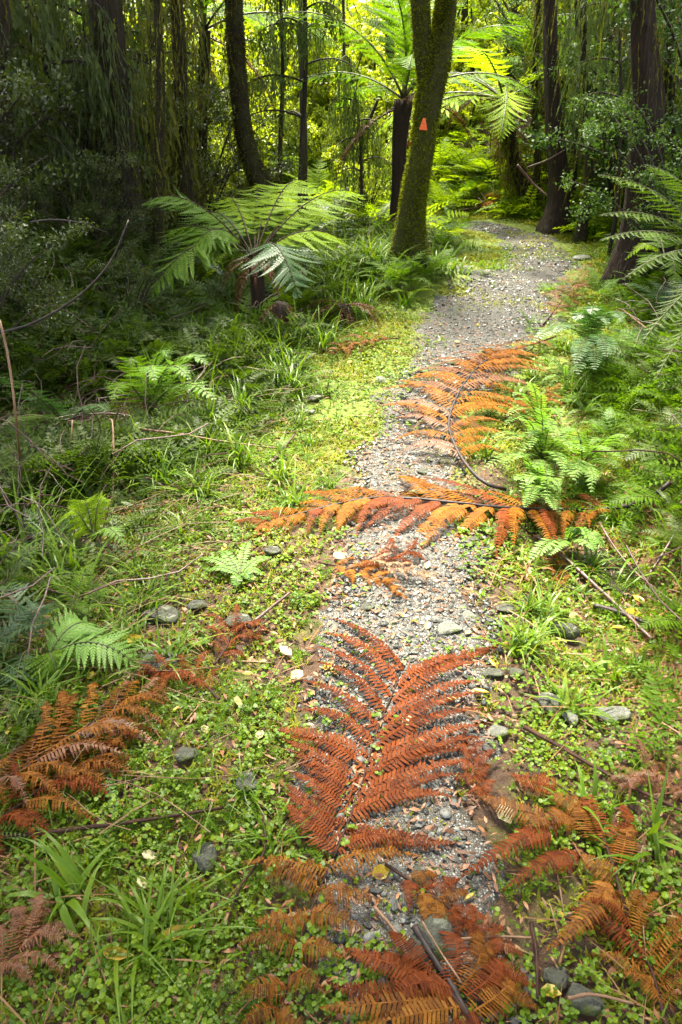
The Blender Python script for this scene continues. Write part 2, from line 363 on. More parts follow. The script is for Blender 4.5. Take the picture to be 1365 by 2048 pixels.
def path_mat():
    m, t, b = new_mat('gravel_track')
    tc = t.nodes.new('ShaderNodeTexCoord')
    def vor(sc, feat):
        v = t.nodes.new('ShaderNodeTexVoronoi'); v.inputs['Scale'].default_value = sc; v.feature = feat
        t.links.new(tc.outputs['Object'], v.inputs['Vector']); return v
    v1 = vor(150, 'F1'); v2 = vor(150, 'DISTANCE_TO_EDGE')
    sp = t.nodes.new('ShaderNodeSeparateColor'); t.links.new(v1.outputs['Color'], sp.inputs[0])
    st = ramp(t, sp.outputs[0], [(0.024, 0.023, 0.020), (0.068, 0.067, 0.061), (0.125, 0.126, 0.117), (0.25, 0.253, 0.24)])
    n2 = noise(t, 70, 5); n1 = noise(t, 6, 6)
    soil = ramp(t, n2, [(0.016, 0.012, 0.009), (0.050, 0.040, 0.030), (0.105, 0.09, 0.072)])
    f = math_(t, 'MULTIPLY', math_(t, 'SUBTRACT', v2.outputs['Distance'], 0.08), 9, True)
    f = math_(t, 'MULTIPLY', f, math_(t, 'MULTIPLY', math_(t, 'SUBTRACT', n1, 0.22), 6, True))
    t.links.new(mix(t, f, soil, st), b.inputs['Base Color']); b.inputs['Roughness'].default_value = 0.5
    b.inputs['Specular IOR Level'].default_value = 0.4
    bump(t, b, math_(t, 'ADD', math_(t, 'MULTIPLY', f, 0.8), math_(t, 'MULTIPLY', n2, 0.3)), 0.9, 0.012); return m
M['ground'] = ground_mat(); M['path'] = path_mat()
# ------------------------------------------------------------------ ground and track
def grid_mesh(name, xs, ys, zf, mat):
    X, Y = np.meshgrid(xs, ys); Z = zf(X.ravel(), Y.ravel())
    V = np.stack([X.ravel(), Y.ravel(), Z], 1); nx, ny = len(xs), len(ys)
    i = (np.arange(ny - 1)[:, None] * nx + np.arange(nx - 1)[None]).ravel()
    Q = np.stack([i, i + 1, i + nx + 1, i + nx], 1)
    mb = MB(); mb.v.append(V); mb.l.append(Q.ravel()); mb.c.append(np.full(len(Q), 4)); mb.m.append(np.zeros(len(Q), int)); mb.n = len(V)
    return mb.mesh(name, mat), V
def spread(a, b, fine, growth, lim):
    v = [0.0]
    while v[-1] < a: v.append(v[-1] + fine)
    s = fine
    while v[-1] < lim: s *= growth; v.append(v[-1] + s)
    return v
xp = spread(2.6, 0, 0.045, 1.06, 70); xs = sorted(set([-v for v in xp] + xp))
yp = spread(7.0, 0, 0.05, 1.04, 75); ys = sorted(set([-v for v in spread(0.3, 0, 0.2, 1.25, 20)] + yp))
gm, GV = grid_mesh('ground', np.array(xs), np.array(ys), H, M['ground'])
s_, sd_ = pathdist(GV[:, 0], GV[:, 1]); nn = fbm(GV[:, 0], GV[:, 1], 1.1, 21)
moss = np.where(sd_ > 0, 1 - sstep(0.5, 1.3, s_ + (nn - .5)), 1 - 0.7 * sstep(0.6, 1.6, s_ + (nn - .5)))
moss = np.clip(moss * (0.25 + 0.75 * sstep(2.2, 5.0, GV[:, 1])) + 0.25 * (nn - .3), 0, 1)
litr = np.where(sd_ > 0, sstep(0.25, 0.6, s_) * (1 - sstep(3.5, 5, GV[:, 1])) + 0.35, 0.45 + 0.4 * (nn - .5))
wet = np.where(sd_ > 0, sstep(0.2, 0.4, s_) * (1 - sstep(0.7, 1.1, s_)) * (1 - sstep(3, 4, GV[:, 1])), 0.2)
ca = gm.color_attributes.new('cover', 'FLOAT_COLOR', 'POINT')
ca.data.foreach_set('color', np.stack([moss, np.clip(litr, 0, 1), np.clip(wet, 0, 1), np.ones_like(wet)], 1).astype(np.float32).ravel())
tag(link('ground', gm), 'dark forest floor with moss and leaf litter', None, None, 'structure')

def path_sheet():
    c = smooth_curve([(a, b, wd) for a, b, wd in PL[1:]], 240)
    T = np.gradient(c[:, :2], axis=0); T /= np.linalg.norm(T, axis=1, keepdims=True)
    N = np.stack([T[:, 1], -T[:, 0]], 1); k = 25
    u = np.linspace(-1, 1, k)
    V = []
    for i in range(len(c)):
        for q in u:
            e = 1.0
            wd = c[i, 2] * (0.80 + 0.62 * (vnoise(np.array([i * 0.35]), np.array([3.0 if q > 0 else 9.0]), 1.0, 4)[0] - 0.35) + 0.26 * (vnoise(np.array([i * 1.3]), np.array([5.0 if q > 0 else 8.0]), 1.0, 6)[0] - .5))
            V.append((c[i, 0] + N[i, 0] * q * wd, c[i, 1] + N[i, 1] * q * wd))
    V = np.array(V); edge = np.tile(np.abs(u), len(c))
    z = H(V[:, 0], V[:, 1]) + 0.012 - 0.016 * sstep(0.8, 1.0, edge)
    mb = MB(); mb.add(np.column_stack([V, z]), [(i * k + j, i * k + j + 1, (i + 1) * k + j + 1, (i + 1) * k + j) for i in range(len(c) - 1) for j in range(k - 1)])
    return mb.mesh('path', M['path'])
path = tag(link('path', path_sheet()), 'narrow gravel track winding between mossy verges', None, None, 'structure')

def sample(n, y0, y1, p=1.0, margin=0.5, rng=RNG):
    """Ground points, thinning with distance as 1/y^p, in and a step beside the view."""
    u = rng.uniform(0, 1, n * 2); q = 2.0 - p
    if abs(q) < 1e-3: y = y0 * (y1 / y0) ** u
    else: y = (y0 ** q + u * (y1 ** q - y0 ** q)) ** (1 / q)
    hw = 0.46 * (y * CT + 0.75) + margin
    x = rng.uniform(-1, 1, n * 2) * hw
    return x[:n], y[:n]

def ico():
    import bmesh
    bm = bmesh.new(); bmesh.ops.create_icosphere(bm, subdivisions=1, radius=1.0)
    V = np.array([v.co[:] for v in bm.verts]); F = [tuple(v.index for v in f.verts) for f in bm.faces]; bm.free(); return V, F
ICO_V, ICO_F = ico()
def pebble(seed):
    r = np.random.default_rng(seed); V = ICO_V.copy()
    V *= 1 + r.uniform(-0.28, 0.22, (len(V), 1)); V *= np.array([1, r.uniform(.6, .95), r.uniform(.35, .6)]); return V
PEB = [pebble(i) for i in range(8)]
peb_me = []
for i, V in enumerate(PEB):
    mb = MB(); mb.add(V, ICO_F); peb_me.append(mb.mesh('stone', M['stone'], smooth=(i % 2 == 0)))
def rot_to(Mx, p): 
    Mx = Mx.copy(); Mx.translation = p; return Mx
# the 300 stones that show largest: parts of the track
cnt = 0
while cnt < 300:
    x, y = sample(60, 0.62, 2.6, 1.4, 0.05); s, sd = pathdist(x, y); z = H(x, y)
    for i in range(60):
        if s[i] > -0.03 or cnt >= 300: continue
        r = 0.007 + 0.013 * random.random() ** 2.5
        e = Matrix.Rotation(random.uniform(0, 6.28), 4, 'Z') @ Matrix.Rotation(random.gauss(0, .25), 4, 'X') @ Matrix.Diagonal((r, r, r, 1))
        link('stone', random.choice(peb_me), path, rot_to(e, (x[i], y[i], z[i] + 0.012 + r * 0.18))); cnt += 1
mb = MB()
x, y = sample(150000, 0.5, 11.5, 1.25, 0.1); s, sd = pathdist(x, y)
keep = (s < -.07 + 0.42 * (fbm(x, y, 2.6, 31) - .5)) & (fbm(x, y, 2.2, 33) + RNG.uniform(-.3, .3, len(x)) > 0.40)
x, y = x[keep], y[keep]; n = len(x)
r = (0.0032 + 0.0095 * RNG.uniform(0, 1, n) ** 2.5) * (1 + 0.09 * np.maximum(y - 1, 0)); z = H(x, y) + 0.012 + r * 0.12
rr = rand_rots(n, 0.35)
for k in range(8):
    q = np.arange(n) % 8 == k; mb.scatter(PEB[k], ICO_F, np.stack([x, y, z], 1)[q], rr[q], r[q])
tag(link('gravel', mb.mesh('gravel', M['stone'], False)), 'loose grey gravel covering the track', None, None, 'stuff')
print('gravel', n)

# ------------------------------------------------------------------ ferns
def pinna_tpl(n, aspect, hw=0.5, fwd=0.45, curl=0.2, bowy=0.0, bowz=0.0, taper=1.6, seed=0, ragged=0.0, lobes=False):
    """One pinna along +x, 1 long, its leaflets reaching 1 to both sides (scaled by aspect later)."""
    rng = random.Random(seed); V = []; F = []
    yb = lambda t: bowy * 4 * t * (1 - t) * aspect; zb = lambda t: bowz * (4 * t * (1 - t)) * aspect
    for k in range(n):
        t = (k + 0.5) / n * 0.97; l = (1 - t ** taper) * min(1.0, 0.55 + t * 5)
        for s in (1, -1):
            if ragged and rng.random() < ragged * .4: continue
            ll = l * (1 + rng.uniform(-.12, .08) - (rng.random() < ragged) * .4); g = hw / n; sw = fwd / aspect * ll + rng.uniform(-.1, .1) * ragged / aspect
            c = curl * (1 + rng.uniform(-.5, .5)); b = len(V); y0, z0 = yb(t), zb(t); t1 = min(t + sw, 1.08)
            V += [(t - g, y0, z0), (t + g, y0, z0), (t + g * .95 + sw * .55, y0 + s * ll * .58, z0 - c * .35 * ll + .04), (t - g * .95 + sw * .5, y0 + s * ll * .58, z0 - c * .35 * ll + .04), (t1, y0 + s * ll, z0 - c * ll)]
            F += [(b, b + 1, b + 2, b + 3), (b + 3, b + 2, b + 4)] if s > 0 else [(b + 1, b, b + 3, b + 2), (b + 2, b + 3, b + 4)]
    b = len(V); m = 5                                       # the midrib
    for k in range(m):
        t = k / (m - 1); wv = 0.055 * (1 - .7 * t)
        V += [(t, yb(t) - wv, zb(t) + .03), (t, yb(t) + wv, zb(t) + .03)]
    F += [(b + 2 * k, b + 2 * k + 2, b + 2 * k + 3, b + 2 * k + 1) for k in range(m - 1)]
    return np.array(V), F
def leaflet_tpl():
    V = [(0, -.1, 0), (0, .1, 0), (.3, 1, .06), (.35, -1, .06), (.35, 0, -.08), (.8, .6, 0), (.8, -.6, 0), (1, 0, -.12)]
    F = [(0, 4, 3), (0, 1, 4), (1, 2, 4), (2, 5, 4), (4, 6, 3), (4, 5, 7), (4, 7, 6)]
    return np.array(V), F
def profile(kind, t):
    if kind == 'dead': return (1 - max(0, t - .35) ** 1.8 * 2.1) * min(1, .45 + 1.9 * t)
    if kind == 'tree': return (1 - max(0, t - .3) ** 1.7 * 1.75) * min(1, .35 + 2.2 * t)
    if kind == 'soft': return (1 - t) ** .8 * .95 + .05
    return (math.sin(PI * min(1, t * .92 + .08)) ** .6) * (1 - .2 * t)   # simple
class Frond:
    """Recipe of a frond along a curve: stem tube and (mesh, matrix, scale) of each pinna."""
    def __init__(s, curve, up, kind, Lmax, W, n, tpls, angle=60, droop=0.25, r=0.006, start=0.12, jit=0.08, seed=0, prof=None, skip=0.0, endangle=35):
        rng = random.Random(seed); s.curve = np.array(curve); s.r = r; s.pin = []
        m = len(s.curve); T = np.gradient(s.curve, axis=0); T /= np.linalg.norm(T, axis=1, keepdims=True)
        for k in range(n):
            t = (k + .5) / n; f = (start + (1 - start) * t) * (m - 1); i = min(int(f), m - 2); g = f - i
            p = s.curve[i] * (1 - g) + s.curve[i + 1] * g; tv = Vector(T[i] * (1 - g) + T[i + 1] * g).normalized()
            uv = Vector(up); side = tv.cross(uv).normalized(); nv = side.cross(tv).normalized()
            L = Lmax * (prof or profile)(kind, t) if prof is None else Lmax * prof(t)
            a0 = math.radians(angle + (endangle - angle) * t)
            for sgn in (1, -1):
                if rng.random() < skip: continue
                a = a0 + rng.gauss(0, jit); d = droop + rng.gauss(0, jit)
                x = (tv * math.cos(a) + side * (sgn * math.sin(a)) - nv * d).normalized()
                z0 = nv + side * (sgn * d * .6); y = z0.cross(x).normalized(); z = x.cross(y)
                ls = L * (1 + rng.gauss(0, .05)); ws = W * (0.55 + .45 * ls / Lmax)
                Mx = Matrix((( x[0] * ls, y[0] * ws, z[0] * ws, p[0]), (x[1] * ls, y[1] * ws, z[1] * ws, p[1]), (x[2] * ls, y[2] * ws, z[2] * ws, p[2]), (0, 0, 0, 1)))
                ti = rng.randrange(len(tpls)) if len(tpls) < 4 or kind != 'dead' else (rng.randrange(len(tpls) // 2) * 2 + (0 if sgn > 0 else 1))
                s.pin.append((ti, Mx))
        s.tpls = tpls
    def stem(s, mb, mi=0):
        m = len(s.curve); tube(mb, s.curve, np.linspace(s.r, s.r * .22, m), 5, mi)
    def merged(s, name, mats):
        mb = MB(); s.stem(mb, 1)
        for ti in set(a for a, _ in s.pin):
            Ms = np.array([np.array(q) for a, q in s.pin if a == ti]); V, F = s.tpls[ti]['geo']
            W = np.einsum('nij,kj->nki', Ms[:, :3, :3], V) + Ms[:, None, :3, 3]
            k = len(V); lo = np.array([i for f in F for i in f]); N = len(Ms)
            mb.v.append(W.reshape(-1, 3)); mb.l.append((lo[None] + (np.arange(N) * k)[:, None] + mb.n).ravel())
            mb.c.append(np.tile(np.array([len(f) for f in F]), N)); mb.m.append(np.zeros(len(F) * N, int)); mb.n += N * k
        return mb.mesh(name, mats)
    def parts(s, parent, stemname, stemmesh, mat, stemmat=None, Mx=None, under_stem=True, pname='pinna', mats=None):
        st = link(stemname, stemmesh, parent, Mx)
        if stemmat: setmat(st, stemmat)
        for k, (ti, q) in enumerate(s.pin):
            o = link(pname, s.tpls[ti]['mesh'], st if under_stem else parent, q); setmat(o, random.choice(mats) if mats else mat)
        return st
def tpl(name, mat, *a, **k):
    V, F = pinna_tpl(*a, **k); mb = MB(); mb.add(V, F); return {'geo': (V, F), 'mesh': mb.mesh(name, mat, False)}
# dead tree-fern pinnae: even index bows one way, odd the other
T_DEAD = [tpl('dead_pinna', M['rust'], 26, 7.0, hw=.36, fwd=.4, curl=.3, bowy=b, bowz=.12, taper=2.2, seed=i, ragged=.10) for i, b in enumerate((.07, -.07, .03, -.03, .10, -.10))]
T_RAG = [tpl('ragged_pinna', M['bronze'], 26, 7.0, hw=.33, fwd=.55, curl=.6, bowy=b, bowz=.2, taper=2.0, seed=20 + i, ragged=.3) for i, b in enumerate((.10, -.10, .05, -.05))]
T_TREE = [tpl('tree_fern_pinna', M['fern'], 15, 8, hw=.40, fwd=.35, curl=.12, bowy=b, bowz=z, taper=2.0, seed=40 + i) for i, (b, z) in enumerate(((.03, -.06), (-.03, -.10), (0, -.03)))]
T_SOFT = [tpl('soft_fern_pinna', M['fern'], 9, 4.0, hw=.40, fwd=.5, curl=.15, bowy=b, bowz=z, taper=1.4, seed=60 + i) for i, (b, z) in enumerate(((.02, -.04), (-.02, -.02), (0, .02)))]
_V, _F = leaflet_tpl(); _mb = MB(); _mb.add(_V, _F); T_LEAF = [{'geo': (_V, _F), 'mesh': _mb.mesh('fern_leaflet', M['fernpale'], False)}]

def arch(L, rise, fall, n=14, bend=0.0):
    """Frond curve along +x that leaves steeply and bends over."""
    out = []; a = rise; p = np.zeros(3); out.append(p.copy())
    for i in range(n):
        t = i / n; a = rise + (fall - rise) * t ** 1.2; p = p + np.array([math.cos(a) * math.cos(bend * t), math.cos(a) * math.sin(bend * t), math.sin(a)]) * (L / n); out.append(p.copy())
    return np.array(out)
R_ = math.radians
FK = {}
def frond_kind(key, kind, rises, Lmax, W, n, tpls, mats, **k):
    FK[key] = []
    for i, (ri, fa, be) in enumerate(rises):
        f = Frond(arch(1.0, R_(ri), R_(fa), bend=be), (0, 0, 1), kind, Lmax, W, n, tpls, seed=i * 13 + len(key), **k)
        mb = MB(); f.stem(mb); FK[key].append((f, f.merged(key + '_frond', mats), mb.mesh(key + '_stem', mats[1])))
G = [M['fern'], M['greenstem']]
frond_kind('soft', 'soft', [(55, -25, .2), (40, -40, -.2), (25, -30, .1), (60, -5, -.1)], .32, .029, 17, T_SOFT, G, angle=68, droop=.1, r=.008, start=.22, endangle=50)
frond_kind('tree', 'tree', [(50, -35, .15), (35, -45, -.15), (60, -20, .05), (20, -55, .1)], .25, .020, 26, T_TREE, G, angle=72, droop=.18, r=.009, start=.14, endangle=50)
frond_kind('simple', 'simple', [(60, -30, .15), (45, -50, -.2), (30, -35, .2), (70, -10, 0)], .085, .016, 24, T_LEAF, G, angle=80, droop=.12, r=.006, start=.06, endangle=70)
frond_kind('hangdead', 'tree', [(10, -86, .1), (-20, -88, -.15), (20, -80, .1)], .13, .03, 20, T_RAG, [M['russet'], M['deadstem']], angle=45, droop=.3, r=.008, start=.05, endangle=25)

def rotm(az, elev, roll=0): return Matrix.Rotation(az, 4, 'Z') @ Matrix.Rotation(-elev, 4, 'Y') @ Matrix.Rotation(roll, 4, 'X')
def fern(name, key, loc, n, size, mat, cat='fern', group=None, label=None, az0=0, azspan=2 * PI, elev=(0, .3), explode=False, rs=None, azs=None, stemmat=None):
    rs = rs or random.Random(int(loc[0] * 1000) + int(loc[1] * 77)); root = empty(name, loc, label, cat, group)
    for i in range(n):
        az = azs[i][0] if azs else az0 + azspan * (i + rs.uniform(-.3, .3)) / n
        el = azs[i][1] if azs else rs.uniform(*elev); sz = size * (azs[i][2] if azs else rs.uniform(.75, 1.1))
        f, me, sm = rs.choice(FK[key]) if not azs or len(azs[i]) < 4 else FK[key][azs[i][3]]
        Mx = rotm(az, el, rs.uniform(-.15, .15)) @ Matrix.Diagonal((sz, sz, sz, 1))
        if explode: f.parts(root, 'frond', sm, mat, stemmat or M['greenstem'], Mx)
        else:
            o = link('frond', me, root, Mx); setmat(o, mat)
            if stemmat: setmat(o, stemmat, 1)
    return root
# ------------------------------------------------------------------ dead fronds on the track
def ground_curve(px, lift=0.02, n=24):
    pts = [P(a, b) + Vector((0, 0, lift if len(q) == 0 else q[0])) for a, b, *q in px]
    return smooth_curve(pts, n)
def root_for(name, curve, label, cat='dead frond'):
    c = curve[len(curve) // 2]; r = empty(name, (float(c[0]), float(c[1]), h(c[0], c[1])), label, cat, 'dead fern fronds fallen on the track'); return r
def dead_frond(label, stem_px, Lmax, W, n, tpls, mat, r=.006, lift=.022, stemmat=None, explicit=None, name='dead_fern_frond', mats=None, **k):
    c = ground_curve(stem_px, lift, 28); root = root_for(name, c, label); o = np.array(root.location)
    cl = c - o; mb = MB(); tube(mb, cl, np.linspace(r, r * .3, len(cl)), 7, 0, .15); sm = mb.mesh('dead_stem', stemmat or M['deadstem'])
    if explicit is None:
        f = Frond(cl, (0, 0, 1), 'dead', Lmax, W, n, tpls, r=r, **k); f.parts(root, 'stem', sm, mat, None, None, False, mats=mats)
    else:
        link('stem', sm, root)
        for i, e in enumerate(explicit): pinna_px(root, o, *e[:4], W=W * (e[4] if len(e) > 4 else 1), tpls=tpls, mat=(random.choice(mats) if mats else mat), bow=e[5] if len(e) > 5 else 0, lift=lift)
    return root
def pinna_px(root, o, x0, y0, x1, y1, W, tpls, mat, bow=0, lift=.03):
    a = P(x0, y0) + Vector((0, 0, lift)); b = P(x1, y1) + Vector((0, 0, lift * .45 + random.uniform(0, .015)))
    x = b - a; L = x.length; x.normalize(); z = Vector((random.gauss(0, .12), random.gauss(0, .12), 1)); y = z.cross(x).normalized(); z = x.cross(y)
    L *= 1.03; a = a - Vector(o); ti = 2 * random.randrange(len(tpls) // 2) + (0 if bow >= 0 else 1)
    Mx = Matrix(((x[0] * L, y[0] * W, z[0] * W, a[0]), (x[1] * L, y[1] * W, z[1] * W, a[1]), (x[2] * L, y[2] * W, z[2] * W, a[2]), (0, 0, 0, 1)))
    q = link('pinna', tpls[ti]['mesh'], root, Mx); setmat(q, mat); return q

# the big red frond: every pinna where it lies
MAIN = [(806, 1350, 664, 1243, 1, -1), (795, 1372, 650, 1277, 1, -1), (782, 1402, 632, 1306, 1, -1), (770, 1432, 628, 1336, 1, -1), (757, 1468, 608, 1375, 1, -1),
        (747, 1496, 598, 1428, 1, -1), (738, 1520, 540, 1466, 1, -1), (730, 1548, 566, 1482, 1, -1), (714, 1592, 580, 1508, 1, 1), (698, 1636, 582, 1552, 1, 1), (681, 1688, 574, 1597, 1, 1), (722, 1572, 568, 1492, 1, 1), (706, 1612, 590, 1520, 1, 1), (690, 1660, 576, 1580, 1, 1), (672, 1712, 574, 1610, 1, 1),
        (812, 1352, 1005, 1295, 1, -1), (796, 1382, 930, 1322, 1, 1), (785, 1414, 957, 1338, 1, 1), (768, 1452, 955, 1370, 1, 1), (752, 1488, 962, 1400, 1, 1),
        (744, 1510, 966, 1432, 1, 1), (735, 1532, 968, 1461, 1, 1), (728, 1554, 958, 1487, 1, 1), (713, 1600, 936, 1536, 1, 1), (697, 1645, 905, 1605, 1, 1), (722, 1575, 948, 1510, 1, 1), (705, 1622, 920, 1560, 1, 1), (690, 1668, 912, 1694, 1, -1), (676, 1712, 834, 1688, 1, 1)]
dead_frond('large red-brown dead fern frond lying flat down the middle of the track',
           [(806, 1330), (790, 1385), (757, 1462), (735, 1540), (712, 1610), (690, 1672), (668, 1725)][::-1], .25, .030, 20, T_DEAD, M['rust'], .004, .018, M['deadstem'], MAIN)
dead_frond('bronze dead frond below the big red one, its dark stem running to the bottom edge',
           [(662, 1735), (640, 1790), (612, 1860), (585, 1950), (552, 2070)][::-1], .2, .036, 12, T_RAG, M['bronze'], .004, .02, M['deadstem'],
           [(655, 1752, 484, 1738, 1, 1), (660, 1742, 830, 1722, 1, -1), (640, 1795, 530, 1778, .9, -1), (640, 1790, 770, 1812, 1, -1), (622, 1842, 510, 1850, 1, 1), (622, 1835, 725, 1870, 1, -1),
            (600, 1905, 480, 1900, .9, 1), (598, 1905, 690, 1925, .9, -1), (575, 1985, 470, 2015, .9, 1), (580, 1965, 655, 2000, .9, -1), (560, 2030, 480, 2075, .9, 1), (560, 2030, 630, 2065, .9, -1)])
dead_frond('long orange-brown frond lying across the track with a bare black stalk',
           [(1330, 1008, .10), (1290, 1026, .07), (1230, 1036, .05), (1120, 1040, .05), (1000, 1036, .05), (900, 1026, .05), (800, 1016, .05), (720, 1020, .05), (640, 1034, .04), (520, 1062, .03)],
           .36, .042, 22, T_DEAD, M['orange'], .010, .05, M['blackstem'], angle=62, droop=.22, start=.14, jit=.1, endangle=42, seed=5, prof=lambda t: (.45 + 1.9 * t if t < .3 else 1.02) * (1 - .62 * max(0, t - .45) / .55), mats=[M['orange'], M['orange'], M['rust']])
dead_frond('curved orange frond beyond it, arching over the gravel beside the pale ferns',
           [(1010, 1000, .05), (965, 985, .05), (925, 945, .06), (903, 905, .07), (896, 868, .08), (918, 815, .10), (950, 770, .10), (985, 735, .08), (1010, 715, .05)],
           .46, .05, 20, T_DEAD, M['orange'], .009, .05, M['blackstem'], angle=72, droop=.2, start=.16, jit=.12, endangle=50, seed=8, prof=lambda t: (.5 + 1.3 * t if t < .4 else 1.0) * (1 - .5 * max(0, t - .6) / .4), mats=[M['orange'], M['orange'], M['bronze'], M['russet']])
dead_frond('dull brown dead frond among clover at the left edge of the picture',
           [(-60, 1600), (40, 1575), (150, 1500), (240, 1445), (330, 1400)], .24, .032, 16, T_RAG, M['bronze'], .006, .05, None, angle=66, droop=.2, start=.05, jit=.14, endangle=40, seed=3, mats=[M['bronze'], M['bronze'], M['russet']])
dead_frond('second brown frond tucked under the dull brown one by the left edge',
           [(-60, 1690), (30, 1640), (110, 1580), (200, 1530), (270, 1490)], .20, .032, 13, T_RAG, M['bronze'], .005, .035, None, angle=80, droop=.2, start=.05, jit=.15, endangle=50, seed=4, mats=[M['bronze'], M['rust']])
dead_frond('broken reddish frond piece in front of the round lichen-grey stone',
           [(440, 1415), (400, 1375), (350, 1362), (285, 1368)], .13, .024, 6, T_RAG, M['rust'], .004, .03, None, angle=55, droop=.15, jit=.2, seed=6, endangle=30)
dead_frond('small crumpled frond piece above the broken reddish one, by the short dark twig',
           [(430, 1345), (455, 1310), (470, 1275), (525, 1285)], .13, .022, 6, T_RAG, M['rust'], .004, .03, None, angle=60, droop=.15, jit=.25, seed=7, endangle=40)
dead_frond('crumpled dark red frond scrap in front of the long orange frond',
           [(690, 1155), (740, 1140), (790, 1130), (830, 1108)], .15, .026, 6, T_RAG, M['rust'], .004, .03, None, angle=50, droop=.1, jit=.35, seed=9, endangle=40)
dead_frond('thin orange frond tip pointing down the track, nearer than the long orange frond',
           [(638, 1136), (700, 1150), (770, 1172), (800, 1205)], .12, .020, 7, T_DEAD, M['orange'], .004, .025, None, angle=48, droop=.1, jit=.2, seed=10, endangle=25, prof=lambda t: 1 - .6 * t)
dead_frond('pale tan frond tip beside the crumpled dark red scrap',
           [(700, 1140), (760, 1150), (810, 1160), (860, 1170)], .12, .020, 6, T_RAG, M['straw'], .003, .03, None, angle=40, droop=.1, jit=.2, seed=11, endangle=25, prof=lambda t: 1 - .6 * t)
dead_frond('wet copper-brown frond sprawled at the lower right of the track',
           [(1250, 1850), (1225, 1760), (1200, 1690), (1165, 1630), (1110, 1585), (1060, 1560)], .22, .036, 9, T_DEAD, M['rust'], .005, .03, M['deadstem'],
           [(1110, 1590, 1020, 1560, 1, 1), (1085, 1650, 958, 1598, 1, 1), (1150, 1655, 1035, 1690, 1, -1), (1112, 1662, 911, 1778, 1, 1), (1170, 1640, 1090, 1600, 1, 1), (1150, 1722, 1003, 1792, 1, 1), (1212, 1780, 1086, 1915, 1, 1),
            (1205, 1690, 1180, 1600, 1, 1), (1215, 1720, 1235, 1620, 1, -1), (1190, 1700, 1165, 1625, 1, 1), (1235, 1745, 1250, 1660, 1, -1), (1230, 1770, 1160, 1720, .9, 1), (1245, 1830, 1170, 1815, .8, 1)], mats=[M['rust'], M['bronze']])
dead_frond('dark brown frond half hidden under clover in the lower right corner',
           [(1330, 2080), (1300, 1960), (1262, 1880), (1230, 1820)], .18, .026, 8, T_RAG, M['rust'], .005, .025, None, angle=60, droop=.2, jit=.2, seed=12, endangle=40, mats=[M['rust'], M['bronze']])
dead_frond('rust frond side branch lying beside the two small stones, right of the big red frond',
           [(990, 1640), (960, 1580), (938, 1520), (925, 1470)], .085, .022, 6, T_DEAD, M['rust'], .003, .02, None, angle=60, droop=.2, jit=.2, seed=13, endangle=40)
dead_frond('brown frond trailing from the bronze fern to the big grey boulder on the track',
           [(770, 1745), (850, 1800), (920, 1850), (965, 1890), (1010, 1990)], .09, .024, 9, T_DEAD, M['rust'], .004, .03, None, angle=62, droop=.25, jit=.15, seed=14, endangle=45, prof=lambda t: .75 + .2 * math.sin(9 * t), mats=[M['rust'], M['bronze']])
dead_frond('wet rust frond spread along the bottom edge around the split dark stick',
           [(970, 2100), (920, 2030), (870, 1975), (800, 1930), (700, 1920)], .22, .036, 10, T_DEAD, M['rust'], .006, .03, None,
           [(870, 1975, 690, 1905, 1, 1), (880, 1990, 660, 1975, 1, 1), (900, 2010, 640, 2030, 1, 1), (920, 2030, 690, 2075, 1, 1), (900, 1985, 870, 1880, 1, -1), (915, 2000, 935, 1885, 1, -1), (930, 2010, 985, 1925, 1, -1),
            (945, 2040, 1020, 1960, 1, -1), (860, 1960, 780, 1880, 1, 1), (905, 1995, 770, 2060, 1, -1), (850, 1990, 740, 1930, .9, -1), (960, 2060, 830, 2085, 1, 1)], mats=[M['rust'], M['bronze']])
dead_frond('dark red-brown frond standing up against the bank at the bend of the track',
           [(1085, 655, .02), (1115, 625, .05), (1145, 590, .09), (1178, 556, .13)], .26, .05, 11, T_DEAD, M['russet'], .006, .03, None, angle=60, droop=.2, jit=.1, seed=15, endangle=40)
dead_frond('faded pinkish frond lying on the moss left of the track',
           [(800, 685), (750, 690), (700, 702), (660, 720)], .18, .035, 8, T_RAG, M['bronze'], .005, .03, None, angle=55, droop=.15, jit=.2, seed=16, endangle=30)
dead_frond('brown frond end crossing the tip of the curved orange frond by the bank',
           [(1110, 690, .06), (1070, 708, .07), (1020, 720, .06), (960, 742, .04), (880, 750, .03)], .22, .036, 11, T_DEAD, M['bronze'], .006, .05, None, angle=62, droop=.25, jit=.15, seed=17, endangle=40)
dead_frond('dark curled frond end at the left edge of the gravel, beside the curved orange frond',
           [(905, 850), (870, 845), (830, 838), (795, 840)], .15, .03, 6, T_RAG, M['russet'], .004, .04, None, angle=55, droop=.2, jit=.3, seed=18, endangle=30)
dead_frond('flat rust-brown frond in shade under the pale young ferns on the bank',
           [(1010, 850), (1050, 825), (1090, 800), (1120, 785)], .2, .03, 7, T_DEAD, M['bronze'], .005, .04, None, angle=60, droop=.2, jit=.2, seed=19, endangle=40)
dead_frond('peach-coloured dead frond heap against the bank at the far bend',
           [(1010, 420, .1), (990, 420, .12), (970, 425, .05)], .30, .06, 6, T_RAG, M['orange'], .008, .04, None, angle=70, droop=.3, jit=.4, seed=20)
dead_frond('brown frond beneath the grass at the bottom left corner',
           [(-40, 1990), (10, 1950), (60, 1900), (90, 1850)], .13, .024, 8, T_RAG, M['russet'], .004, .03, None, angle=60, droop=.2, jit=.2, seed=21, endangle=40)
dead_frond('bleached brown frond at the right edge beyond the dark lower branch',
           [(1420, 1640), (1370, 1600), (1300, 1570), (1230, 1590)], .12, .022, 7, T_RAG, M['russet'], .004, .03, None, angle=60, droop=.2, jit=.25, seed=22, endangle=40)
